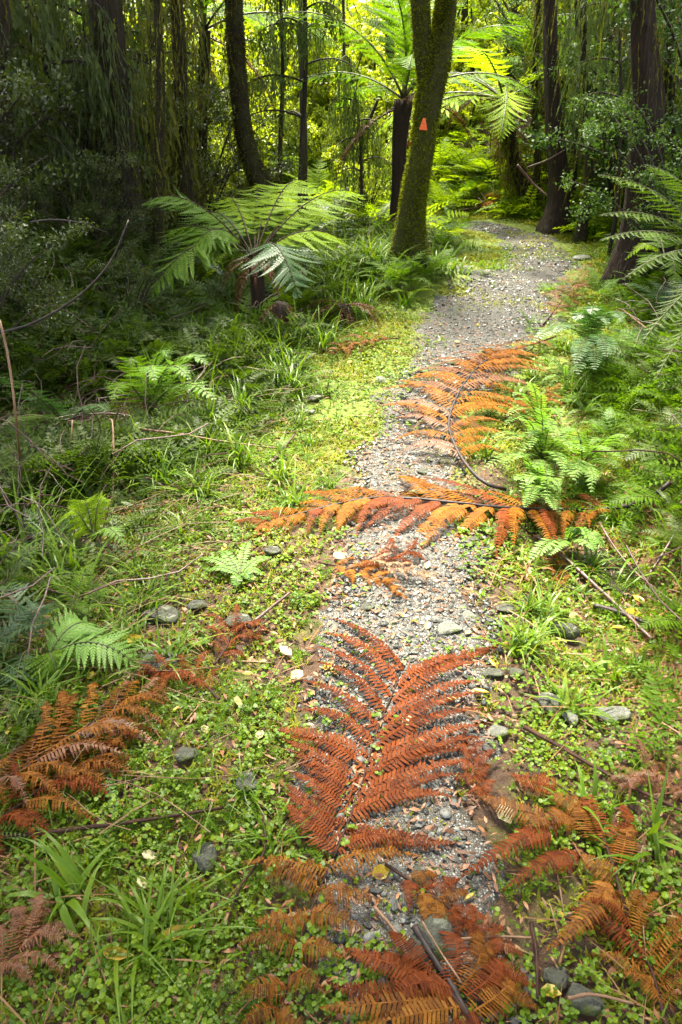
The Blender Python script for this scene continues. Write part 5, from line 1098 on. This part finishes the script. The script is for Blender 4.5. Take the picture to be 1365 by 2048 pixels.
tree_fern('leaning mossy tree fern on the right bank with big pale fronds drooping left', [(1052, 390), (1030, 320), (1016, 250), (1008, 200)], 10.3, (34, 26, 24, 24), 10, 1.75, 'fernlime', azs=[(2.9, -.1, 1.9), (3.5, -.15, 1.9), (2.4, 0, 1.6), (4.1, -.2, 1.7), (.2, -.1, 1.5), (-.5, -.1, 1.6), (1.3, .1, 1.3), (4.6, -.3, 1.5), (5.3, -.2, 1.6), (3.2, .25, 1.5)], dead=5, fuzz=900, hang=90)
tree_fern('black-trunked tree fern with a brown skirt, behind the straight black trunk', [(1088, 380), (1085, 280), (1082, 190)], 11.5, (26, 22, 22), 10, 1.5, 'fern', dead=8)
tree_fern('tree fern at the back of the clearing, left of the forked tree', [(560, 330), (556, 240), (552, 120)], 14, (16, 14, 14), 11, 1.9, 'fernlime', dead=3)
tree_fern('tree fern in the top left shade with dark fronds', [(60, 420), (70, 280), (78, 150)], 8.8, (26, 22, 20), 9, 1.6, 'fern', dead=3)
tree_fern('tree fern above the dark leaning trunk, one frond reaching over it', [(400, 420), (405, 250), (410, 60)], 8.9, (24, 20, 20), 9, 1.4, 'fern', dead=4)
tree_fern('tall tree fern in the far right background', [(1225, 330), (1220, 200), (1216, 60)], 10.5, (24, 20, 20), 10, 1.6, 'fern', dead=4)
tree_fern('far tree fern right of the forked tree, high on the slope', [(940, 280), (942, 180), (944, 70)], 15, (16, 14, 12), 11, 2.0, 'fernlime', dead=3)
tree_fern('far tree fern in the middle of the clearing', [(690, 320), (694, 220), (700, 110)], 17, (14, 12, 12), 11, 2.1, 'fernlime', dead=2)

# ------------------------------------------------------------------ weeping conifers
def weeper(label, base, top, d, wpx, nb, L, hangl, group='weeping young conifers', mat='rimu'):
    b = at(*base, d); t = at(*top, d); bz = h(b.x, b.y); root = empty('weeping_conifer', (b.x, b.y, bz), label, 'tree', group); o = np.array(root.location)
    c = smooth_curve([(b.x, b.y, bz - .1), tuple(b), tuple((b + t) / 2 + Vector((.04, 0, 0))), tuple(t)], 20) - o; r0 = width_at(wpx, 250, d) * .5
    mb = MB(); tube(mb, c, np.linspace(r0, r0 * .4, 20), 8, 0, .1); link('trunk', mb.mesh('trunk', M['bark']), root); g = random.Random(int(base[0])); hp = []
    mb = MB()
    for i in range(nb):
        k = g.randrange(8, 20); a = g.uniform(0, 2 * PI); l = L * g.uniform(.5, 1.1) * (1.3 - k / 26); b0 = c[k]; e = np.array([math.cos(a), math.sin(a), 0])
        bc = bez(b0, b0 + e * l * .6 + [0, 0, .25 * l], b0 + e * l + [0, 0, -.12 * l], 10); q = link('branch', None or (lambda m_: (tube(m_, bc, np.linspace(.012, .004, 10), 5), m_.mesh('branch', M['bark']))[1])(MB()), root)
        hp += [bc[j] + np.array([g.gauss(0, .03), g.gauss(0, .03), 0]) for j in range(2, 10) for _ in range(3)]
    hp = np.array(hp); strands(mb, hp, RNG.uniform(.35, 1, len(hp)) * hangl, g.randrange(99), .010 * max(1, d / 8)); tag(link('foliage', mb.mesh('foliage', M[mat]), root), None, None, None, 'stuff'); return root
weeper('weeping conifer with long drooping grey-green tresses at the top centre', (602, 360), (606, -140), 8.6, 14, 14, .8, .42)
weeper('smaller weeping conifer drooping over the clearing just left of the forked tree', (724, 400), (700, 120), 9.2, 8, 14, .5, .42)
weeper('dark weeping conifer at the top, left of the straight trunk', (560, 340), (556, -120), 8.8, 12, 9, .4, .45)
weeper('weeping conifer overhanging the right bank behind the black fern trunk', (1150, 350), (1146, -160), 9.6, 12, 14, .9, .6)
weeper('mossy weeping sapling against the massive dark trunk', (1236, 400), (1230, -100), 7.6, 10, 12, .6, .5)
weeper('moss-laden sapling at far left in the shade', (170, 440), (160, -80), 7.2, 10, 18, .9, .7, mat='rimu')
weeper('dark weeping sapling at the top left corner', (60, 440), (52, -120), 6.9, 10, 18, .9, .6)
weeper('weeping sapling behind the thick vine-hung trunk', (290, 430), (296, -120), 8.0, 9, 14, .7, .5)

# ------------------------------------------------------------------ shrubs
def shrub_mesh(seed, n, leaf, mat, branches=16):
    g = np.random.default_rng(seed); mb = MB(); P_ = []
    for b in range(branches):
        a = g.uniform(0, 2 * PI); r = g.uniform(.25, .75); top = np.array([math.cos(a) * r, math.sin(a) * r, g.uniform(.35, 1.05)])
        c = bez((0, 0, 0), top * [.35, .35, .8], top, 10); tube(mb, c, np.linspace(.012, .003, 10), 4, 1)
        for q in range(5):
            k = g.integers(4, 10); a2 = g.uniform(0, 2 * PI); l = g.uniform(.12, .3); t2 = c[k] + np.array([math.cos(a2) * l, math.sin(a2) * l, g.uniform(-.12, .12)]); P_.append((c[k], t2))
    i = g.integers(0, len(P_), n); A = np.array([p[0] for p in P_])[i]; B = np.array([p[1] for p in P_])[i]; t = g.uniform(0, 1.05, (n, 1))
    p = A * (1 - t) + B * t + g.normal(0, .022, (n, 3)); fw = (B - A) / np.maximum(np.linalg.norm(B - A, axis=1, keepdims=True), 1e-6) * .6 + g.normal(0, .7, (n, 3))
    up = np.array([0, 0, 1.]) + g.normal(0, .55, (n, 3)); mb.scatter(*leafquad(), p, frames(fw, up), g.uniform(.6, 1.3, n) * leaf)
    return mb.mesh('shrub', [M[mat], M['bark']])
SHR = [shrub_mesh(200 + i, 8000, .020, 'shrub') for i in range(3)] + [shrub_mesh(210 + i, 5200, .04, 'limeleaf') for i in range(3)]
def proj(v):
    v = Vector(v) - Vector((0, 0, CAM_H)); dz = v.y * CT - v.z * ST; return 682.5 + FPX * v.x / dz, 1024 - FPX * (v.y * ST + v.z * CT) / dz
def shrub(px, py, d, size, kind, hgt=1.0, desc=None, mat=None, z=None):
    p = at(px, py, d); g = h(p.x, p.y); i = random.randrange(3) + (3 if kind == 'lime' else 0)
    o = link('shrub', SHR[i], None, Matrix.Translation((p.x, p.y, g)) @ Matrix.Rotation(random.uniform(0, 6.28), 4, 'Z') @ Matrix.Diagonal((size, size, size * hgt, 1)))
    if mat: setmat(o, M[mat])
    auto(o, desc or ('dark small-leaved shrub' if kind == 'dark' else 'yellow-green leafy shrub'), 'shrub', 'shrubs in the forest', px, py - 40); return o
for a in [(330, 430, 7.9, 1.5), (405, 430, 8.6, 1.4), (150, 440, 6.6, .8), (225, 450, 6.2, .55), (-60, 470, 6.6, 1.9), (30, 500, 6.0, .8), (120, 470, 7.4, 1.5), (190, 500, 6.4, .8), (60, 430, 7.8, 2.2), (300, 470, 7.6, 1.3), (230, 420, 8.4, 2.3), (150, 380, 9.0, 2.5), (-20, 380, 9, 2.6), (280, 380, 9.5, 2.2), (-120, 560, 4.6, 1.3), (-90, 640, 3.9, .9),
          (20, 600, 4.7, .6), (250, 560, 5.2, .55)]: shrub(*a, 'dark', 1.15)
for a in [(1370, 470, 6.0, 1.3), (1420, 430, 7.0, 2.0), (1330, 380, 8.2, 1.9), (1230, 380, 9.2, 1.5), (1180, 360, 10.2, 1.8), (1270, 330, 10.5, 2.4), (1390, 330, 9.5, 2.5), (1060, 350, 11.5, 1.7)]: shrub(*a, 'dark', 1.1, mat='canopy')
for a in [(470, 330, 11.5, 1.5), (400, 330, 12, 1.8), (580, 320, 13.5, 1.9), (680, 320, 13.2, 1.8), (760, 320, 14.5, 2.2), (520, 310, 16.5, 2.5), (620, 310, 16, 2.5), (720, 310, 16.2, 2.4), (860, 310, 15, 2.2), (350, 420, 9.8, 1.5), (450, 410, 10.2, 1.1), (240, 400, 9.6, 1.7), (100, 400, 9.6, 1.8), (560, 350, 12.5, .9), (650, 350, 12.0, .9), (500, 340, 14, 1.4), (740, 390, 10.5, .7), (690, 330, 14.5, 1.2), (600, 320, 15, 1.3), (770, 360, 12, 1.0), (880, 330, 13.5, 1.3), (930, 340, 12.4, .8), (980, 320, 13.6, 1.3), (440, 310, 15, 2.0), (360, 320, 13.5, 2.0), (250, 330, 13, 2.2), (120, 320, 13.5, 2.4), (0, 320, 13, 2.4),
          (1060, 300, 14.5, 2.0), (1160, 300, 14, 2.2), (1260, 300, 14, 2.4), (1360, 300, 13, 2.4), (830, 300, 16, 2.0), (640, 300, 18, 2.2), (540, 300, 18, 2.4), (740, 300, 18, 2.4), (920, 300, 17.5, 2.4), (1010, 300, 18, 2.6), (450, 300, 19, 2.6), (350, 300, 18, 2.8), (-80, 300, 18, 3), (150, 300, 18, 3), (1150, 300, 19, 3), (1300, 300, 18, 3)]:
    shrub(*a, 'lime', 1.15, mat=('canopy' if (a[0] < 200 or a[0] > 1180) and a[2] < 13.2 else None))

# ------------------------------------------------------------------ understorey ferns
FDESC = {'ferndark': 'dark green', 'fern': 'mid-green', 'fernblue': 'blue-green', 'fernlime': 'yellow-green', 'fernpale': 'pale green'}
KDESC = {'soft': ' lacy fern', 'simple': ' narrow-leaved fern', 'tree': ' broad feathery fern'}
def auto_fern(px, py, d, n, size, key, mat, desc, elev=(0, .35)):
    p = P(px, py) if d is None else at(px, py, d); z = h(p.x, p.y)
    r = fern('understorey_fern', key, (p.x, p.y, z), n, size, M[mat], 'fern', 'ferns of the understorey', elev=elev, rs=random.Random(px * 31 + py)); auto(r, FDESC[mat] + KDESC[key], 'fern', 'ferns of the understorey', px, py - 25)
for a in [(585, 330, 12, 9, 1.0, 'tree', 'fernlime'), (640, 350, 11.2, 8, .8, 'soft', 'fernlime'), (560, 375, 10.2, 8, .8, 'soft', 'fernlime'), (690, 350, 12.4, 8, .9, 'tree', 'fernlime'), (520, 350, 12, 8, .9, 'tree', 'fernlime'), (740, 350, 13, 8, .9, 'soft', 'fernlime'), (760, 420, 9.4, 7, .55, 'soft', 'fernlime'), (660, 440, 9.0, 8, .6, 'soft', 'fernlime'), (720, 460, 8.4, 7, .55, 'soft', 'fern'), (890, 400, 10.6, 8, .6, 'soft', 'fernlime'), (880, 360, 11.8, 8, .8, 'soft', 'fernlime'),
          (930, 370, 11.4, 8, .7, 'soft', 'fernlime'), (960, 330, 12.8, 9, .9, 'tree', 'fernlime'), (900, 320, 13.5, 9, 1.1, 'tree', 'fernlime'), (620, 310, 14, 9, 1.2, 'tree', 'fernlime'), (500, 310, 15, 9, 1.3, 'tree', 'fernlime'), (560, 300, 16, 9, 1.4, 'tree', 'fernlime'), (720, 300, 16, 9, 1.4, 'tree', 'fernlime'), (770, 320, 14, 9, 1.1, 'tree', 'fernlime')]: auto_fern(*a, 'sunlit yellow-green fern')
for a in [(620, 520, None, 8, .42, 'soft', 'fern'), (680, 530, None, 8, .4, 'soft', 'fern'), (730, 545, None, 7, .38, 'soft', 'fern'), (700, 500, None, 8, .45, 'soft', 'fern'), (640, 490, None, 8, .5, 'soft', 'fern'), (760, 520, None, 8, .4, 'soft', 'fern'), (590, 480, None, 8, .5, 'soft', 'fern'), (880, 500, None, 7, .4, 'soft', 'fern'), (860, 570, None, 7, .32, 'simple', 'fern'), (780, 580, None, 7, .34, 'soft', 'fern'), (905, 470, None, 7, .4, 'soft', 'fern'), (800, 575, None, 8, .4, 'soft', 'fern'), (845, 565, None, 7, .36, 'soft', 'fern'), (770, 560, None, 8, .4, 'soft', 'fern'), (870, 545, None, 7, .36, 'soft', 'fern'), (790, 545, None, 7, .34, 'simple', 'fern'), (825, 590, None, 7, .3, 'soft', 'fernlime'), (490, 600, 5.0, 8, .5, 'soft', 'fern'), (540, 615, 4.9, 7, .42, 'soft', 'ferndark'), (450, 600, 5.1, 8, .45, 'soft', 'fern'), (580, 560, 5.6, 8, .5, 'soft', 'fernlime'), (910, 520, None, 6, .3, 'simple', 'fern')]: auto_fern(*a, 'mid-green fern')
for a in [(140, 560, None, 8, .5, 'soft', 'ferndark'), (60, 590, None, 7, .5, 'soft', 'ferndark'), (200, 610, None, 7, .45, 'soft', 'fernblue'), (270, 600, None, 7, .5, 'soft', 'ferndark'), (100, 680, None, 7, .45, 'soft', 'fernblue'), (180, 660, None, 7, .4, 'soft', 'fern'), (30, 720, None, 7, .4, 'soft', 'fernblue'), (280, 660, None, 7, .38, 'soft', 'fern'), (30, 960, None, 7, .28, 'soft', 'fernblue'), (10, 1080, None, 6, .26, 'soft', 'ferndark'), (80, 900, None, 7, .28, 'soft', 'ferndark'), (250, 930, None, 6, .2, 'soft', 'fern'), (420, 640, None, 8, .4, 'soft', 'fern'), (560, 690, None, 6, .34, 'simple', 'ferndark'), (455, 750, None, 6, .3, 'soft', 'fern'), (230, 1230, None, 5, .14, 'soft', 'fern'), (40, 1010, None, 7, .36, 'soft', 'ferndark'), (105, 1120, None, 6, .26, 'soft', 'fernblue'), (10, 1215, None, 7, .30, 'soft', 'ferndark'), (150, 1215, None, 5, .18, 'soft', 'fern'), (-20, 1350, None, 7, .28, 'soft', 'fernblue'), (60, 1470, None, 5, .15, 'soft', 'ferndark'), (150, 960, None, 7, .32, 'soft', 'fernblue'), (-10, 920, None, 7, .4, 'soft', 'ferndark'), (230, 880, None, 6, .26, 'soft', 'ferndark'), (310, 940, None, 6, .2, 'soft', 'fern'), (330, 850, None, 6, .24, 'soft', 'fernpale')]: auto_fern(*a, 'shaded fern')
for a in [(960, 395, None, 7, .5, 'soft', 'fernlime'), (930, 400, None, 7, .5, 'soft', 'fern'), (1000, 390, None, 7, .5, 'simple', 'fern'), (1040, 410, None, 7, .45, 'soft', 'fernlime'), (985, 360, None, 8, .7, 'soft', 'fernlime'), (945, 355, None, 8, .7, 'soft', 'fernlime'), (1150, 420, None, 8, .5, 'soft', 'fern'), (1180, 395, None, 8, .6, 'soft', 'fernlime'), (1200, 430, None, 8, .5, 'soft', 'fernlime'), (1230, 480, None, 7, .45, 'soft', 'fern'), (1130, 440, None, 7, .35, 'simple', 'fernlime'), (1260, 420, None, 8, .6, 'soft', 'fern'), (1080, 420, None, 7, .4, 'soft', 'fern'), (1300, 560, None, 7, .5, 'tree', 'ferndark'), (1340, 640, None, 7, .5, 'soft', 'fernblue'), (1290, 600, None, 7, .4, 'soft', 'fern'), (1250, 640, None, 7, .35, 'simple', 'fern'), (1330, 720, None, 7, .4, 'soft', 'fernblue'), (1270, 720, None, 7, .34, 'soft', 'fern'), (1220, 760, None, 7, .28, 'soft', 'fernpale'), (1290, 790, None, 7, .3, 'soft', 'fern'), (1345, 830, None, 7, .3, 'soft', 'fern'),
          (1240, 840, None, 7, .2, 'simple', 'fern'), (1300, 880, None, 7, .2, 'simple', 'fern'), (1340, 950, None, 7, .22, 'simple', 'ferndark'), (1270, 960, None, 6, .18, 'simple', 'fern'), (1110, 590, None, 6, .25, 'soft', 'fern'), (1200, 600, None, 7, .32, 'soft', 'fern'), (1150, 640, None, 7, .25, 'soft', 'fern'), (1080, 700, None, 6, .22, 'simple', 'fern'), (1130, 760, None, 7, .25, 'simple', 'fernpale'), (1170, 830, None, 7, .2, 'simple', 'fernpale'), (1340, 500, None, 8, .6, 'tree', 'ferndark'), (1360, 1060, None, 6, .2, 'simple', 'ferndark'), (1060, 660, None, 6, .2, 'simple', 'fern'), (1310, 800, None, 7, .36, 'soft', 'ferndark'), (1360, 900, None, 7, .34, 'soft', 'ferndark'), (1345, 1010, None, 7, .3, 'soft', 'fern'), (1280, 900, None, 7, .24, 'soft', 'fern'), (1385, 1120, None, 7, .3, 'soft', 'ferndark'), (1385, 760, None, 7, .45, 'soft', 'ferndark'), (1230, 700, None, 7, .3, 'soft', 'fern'), (1250, 1020, None, 6, .16, 'simple', 'fern'), (1105, 405, None, 8, .45, 'soft', 'fern'), (1145, 400, None, 8, .5, 'soft', 'ferndark'), (1265, 445, None, 8, .5, 'soft', 'ferndark'), (1310, 450, None, 8, .55, 'soft', 'ferndark'), (1225, 445, None, 7, .4, 'soft', 'fern'), (1290, 500, None, 8, .5, 'soft', 'ferndark'), (1330, 560, None, 8, .5, 'soft', 'ferndark'), (1210, 880, None, 6, .2, 'soft', 'fernpale')]: auto_fern(*a, 'bank fern')
r = random.Random(5); nf = 0
while nf < 205:
    x, y = sample(1, 1.7, 9.5, .8, .5); sq, sd = pathdist(x, y)
    if hero_free(x, y)[0] < .5: continue
    if (sd[0] < 0 and not .75 < sq[0] < 4.5) or (sd[0] > 0 and not .55 < sq[0] < 3.5) or (sd[0] < 0 and r.random() < .35): continue
    x, y = float(x[0]), float(y[0]); z = h(x, y); lf = sd[0] < 0; nf += 1; px, py = proj((x, y, z + .1)); key = r.choice(['soft', 'soft', 'simple'])
    mt = r.choice(['ferndark', 'fern', 'fernblue', 'fern', 'fernlime'] if lf else ['fern', 'fernpale', 'ferndark', 'fern'])
    o = fern('understorey_fern', key, (x, y, z), r.randrange(5, 8), (.24 + .045 * y) * r.uniform(.6, 1.2) * (1 if lf else .8), M[mt], 'fern', 'ferns of the understorey', elev=(0, .35), rs=r)
    auto(o, FDESC[mt] + KDESC[key], 'fern', 'ferns of the understorey', px, py)
nf = 0
while nf < 150:
    x, y = sample(1, 1.35, 7, 1.0, .2); sq, sd = pathdist(x, y)
    if hero_free(x, y)[0] < .5: continue
    if not (sd[0] < 0 and .42 + .2 * r.random() < sq[0] < 2.2): continue
    x, y = float(x[0]), float(y[0]); z = h(x, y); nf += 1; px, py = proj((x, y, z + .1))
    o = link('sedge', TUFTS[nf % 5], None, Matrix.Translation((x, y, z)) @ Matrix.Rotation(r.uniform(0, 6.28), 4, 'Z') @ Matrix.Diagonal(((.16 + .035 * y), (.16 + .035 * y), (.16 + .045 * y) * r.uniform(.8, 1.35), 1)))
    auto(o, 'tall sedge tuft', 'sedge', 'sedge tufts left of the track', px, py)
# the dead skirt under the young tree fern
p = at(560, 640, 5.0); root = empty('fern_stump', (p.x, p.y, h(p.x, p.y)), 'old fern stump hung with a skirt of russet dead fronds under the young tree fern', 'fern stump'); mb = MB(); tube(mb, [(0, 0, -.05), (0, 0, .12), (.02, 0, .24)], [.08, .07, .05], 10, 0, .3); link('trunk', mb.mesh('trunk', M['fibre']), root)
for i in range(14): link('dead_frond', random.choice(FK['hangdead'])[1], root, Matrix.Translation((0, 0, .24)) @ rotm(2 * PI * i / 14, -.5) @ Matrix.Scale(random.uniform(.25, .42), 4))
p = at(690, 620, 5.3); root = empty('fern_stump', (p.x, p.y, h(p.x, p.y)), 'low mound of russet dead fronds and moss beside the verge', 'fern stump'); mb = MB(); tube(mb, [(0, 0, -.05), (0, 0, .08), (.02, 0, .14)], [.07, .06, .04], 10, 0, .3); link('trunk', mb.mesh('trunk', M['fibre']), root)
for i in range(10): link('dead_frond', random.choice(FK['hangdead'])[1], root, Matrix.Translation((0, 0, .14)) @ rotm(2 * PI * i / 10, -.1) @ Matrix.Scale(random.uniform(.3, .5), 4))

# ------------------------------------------------------------------ far forest
g = np.random.default_rng(77); n = 42000; a = g.uniform(-1.0, 1.0, n); rr = g.uniform(23, 33, n); cl = fbm(a * 9, rr * .4, 1.5, 71)
x = np.sin(a) * rr * .9; y = np.cos(a) * rr; z = g.uniform(-.2, 1, n) ** 1.0 * (3.5 + 3 * cl); k = cl + g.uniform(-.25, .25, n) > .40; x, y, z = x[k], y[k], z[k]
mb = MB(); mb.scatter(*leafquad(), np.stack([x, y, z], 1), xyz_rots(len(x), g), g.uniform(.14, .38, len(x))); tag(link('far_forest', mb.mesh('far_forest', M['limeleaf'])), 'far sunlit forest foliage closing the view', None, None, 'stuff')
for i in range(26):
    a = -0.62 + 1.24 * (i + random.uniform(-.3, .3)) / 26; r = random.uniform(12.5, 20); x, y = math.sin(a) * r, math.cos(a) * r; z = h(x, y); rd = random.uniform(.035, .11); ln = random.gauss(0, .2)
    mb = MB(); tube(mb, smooth_curve([(0, 0, -.1), (ln * .3, 0, 2), (ln, .1, 4.2), (ln * 1.4, 0, 7)], 12), np.linspace(rd, rd * .5, 12), 8, 0, .1, seed=i); root = empty('background_tree', (x, y, z), None, 'tree', 'thin background trees')
    link('trunk', mb.mesh('trunk', M['darkmossbark']), root); link('crown', CROWNS[i % 4], root, Matrix.Translation((ln * 1.4, 0, 7.0)) @ Matrix.Diagonal((.5, .5, .5, 1) if abs(x) < 5 else (1.0, 1.0, .8, 1)))
    q = proj((x, y, z + 1)); auto(root, 'thin background tree', 'tree', 'thin background trees', q[0], q[1])

# ------------------------------------------------------------------ labels from landmarks
LMK = [(150, 590, 'the sagging dark vine'), (140, 447, 'the smooth arching stem'), (365, 660, 'the tan-bladed sedge clump'), (60, 1110, 'the tall broad left-edge grass'), (165, 985, 'the arching broad grass'), (500, 690, 'the dark hollow sedge'), (1300, 700, 'the lower dark hanging fronds'), (1165, 930, 'the pale lacy fern'), (690, 610, 'the russet mound'), (1345, 900, 'the right edge of the bank'), (1200, 430, 'the sunny corner of the bank'), (100, 680, 'the shade below the vine'), (300, 560, 'the drooping young fern frond'), (380, 1060, 'the bright left verge grass'), (190, 1070, 'the small yellow-green fern'), (745, 1500, 'the big red frond'), (690, 1243, 'the tip of the big red frond'), (600, 1850, 'the bronze frond'), (860, 1020, 'the long orange frond'), (1180, 1040, 'the bare black stalk'), (560, 1050, 'the orange frond tip'), (950, 800, 'the curved orange frond'), (872, 1890, 'the embedded boulder'), (416, 1722, 'the angular blue-grey stone'), (325, 1332, 'the round lichen-grey stone'), (322, 1238, 'the rounded lichen-grey rock'),
       (220, 1450, 'the dull brown frond'), (240, 1660, 'the long dark stick'), (300, 1890, 'the big spreading grass tuft'), (1100, 1700, 'the copper-brown frond'), (1226, 1436, 'the pale verge stone'), (1115, 1268, 'the large flat rock'), (1240, 1140, 'the puddle'), (1085, 920, 'the largest pale fern clump'), (1180, 690, 'the dark glossy fern'), (1130, 600, 'the upright red-brown frond'), (480, 1150, 'the pale sprawling fern'), (425, 880, 'the level cane'), (340, 780, 'the bright soft fern'),
       (70, 800, 'the blue-green arching fern'), (180, 1300, 'the bright flat fern frond'), (820, 540, 'the forked mossy tree'), (540, 450, 'the young tree fern'), (560, 640, 'the russet-skirted stump'), (720, 700, 'the faded pinkish frond'), (630, 803, 'the pale flat rock in moss'), (1075, 500, 'the far bend of the track'), (985, 415, 'the peach frond heap'), (1115, 300, 'the black fern trunk'), (1290, 280, 'the massive dark trunk'), (1020, 260, 'the leaning mossy tree fern'), (240, 250, 'the thick vine-hung trunk'), (490, 250, 'the dark leaning trunk'),
       (606, 250, 'the thin straight clearing trunk'), (20, 300, 'the reddish far-left trunk'), (725, 400, 'the rotten stump'), (1330, 500, 'the dark hanging fern'), (40, 980, 'the reddish left-edge cane'), (905, 380, 'the leaning bleached stick'), (694, 330, 'the very thin pole'), (796, 320, 'the tree fern behind the forked tree')]
byl = {}
for o, desc, px, py in AUTO:
    dd = [(math.hypot(px - a, py - b), i) for i, (a, b, _) in enumerate(LMK)]; d0, i = min(dd); a, b, nm = LMK[i]; dx, dy = px - a, py - b
    rel = ('beyond' if dy < 0 else 'in front of') if abs(dy) > abs(dx) else 'beside'
    byl.setdefault((desc, nm, rel), []).append((d0, o))
ORD = ['nearest', 'second nearest', 'third nearest', 'fourth nearest', 'fifth nearest', 'sixth nearest', 'seventh nearest', 'eighth nearest', 'ninth nearest', 'tenth nearest', 'eleventh nearest', 'twelfth nearest'] + [w_ + ' nearest' for w_ in 'thirteenth fourteenth fifteenth sixteenth seventeenth eighteenth nineteenth twentieth twenty-first twenty-second twenty-third twenty-fourth twenty-fifth'.split()] + ['farthest']
for (desc, nm, rel), v in byl.items():
    v.sort(key=lambda q: q[0])
    for k, (_, o) in enumerate(v): o['label'] = f'{desc} {rel} {nm}' + ('' if len(v) == 1 else f', {ORD[min(k, len(ORD) - 1)]}')
print('objects', len(bpy.data.objects), 'tris', sum(len(m.polygons) for m in bpy.data.meshes))
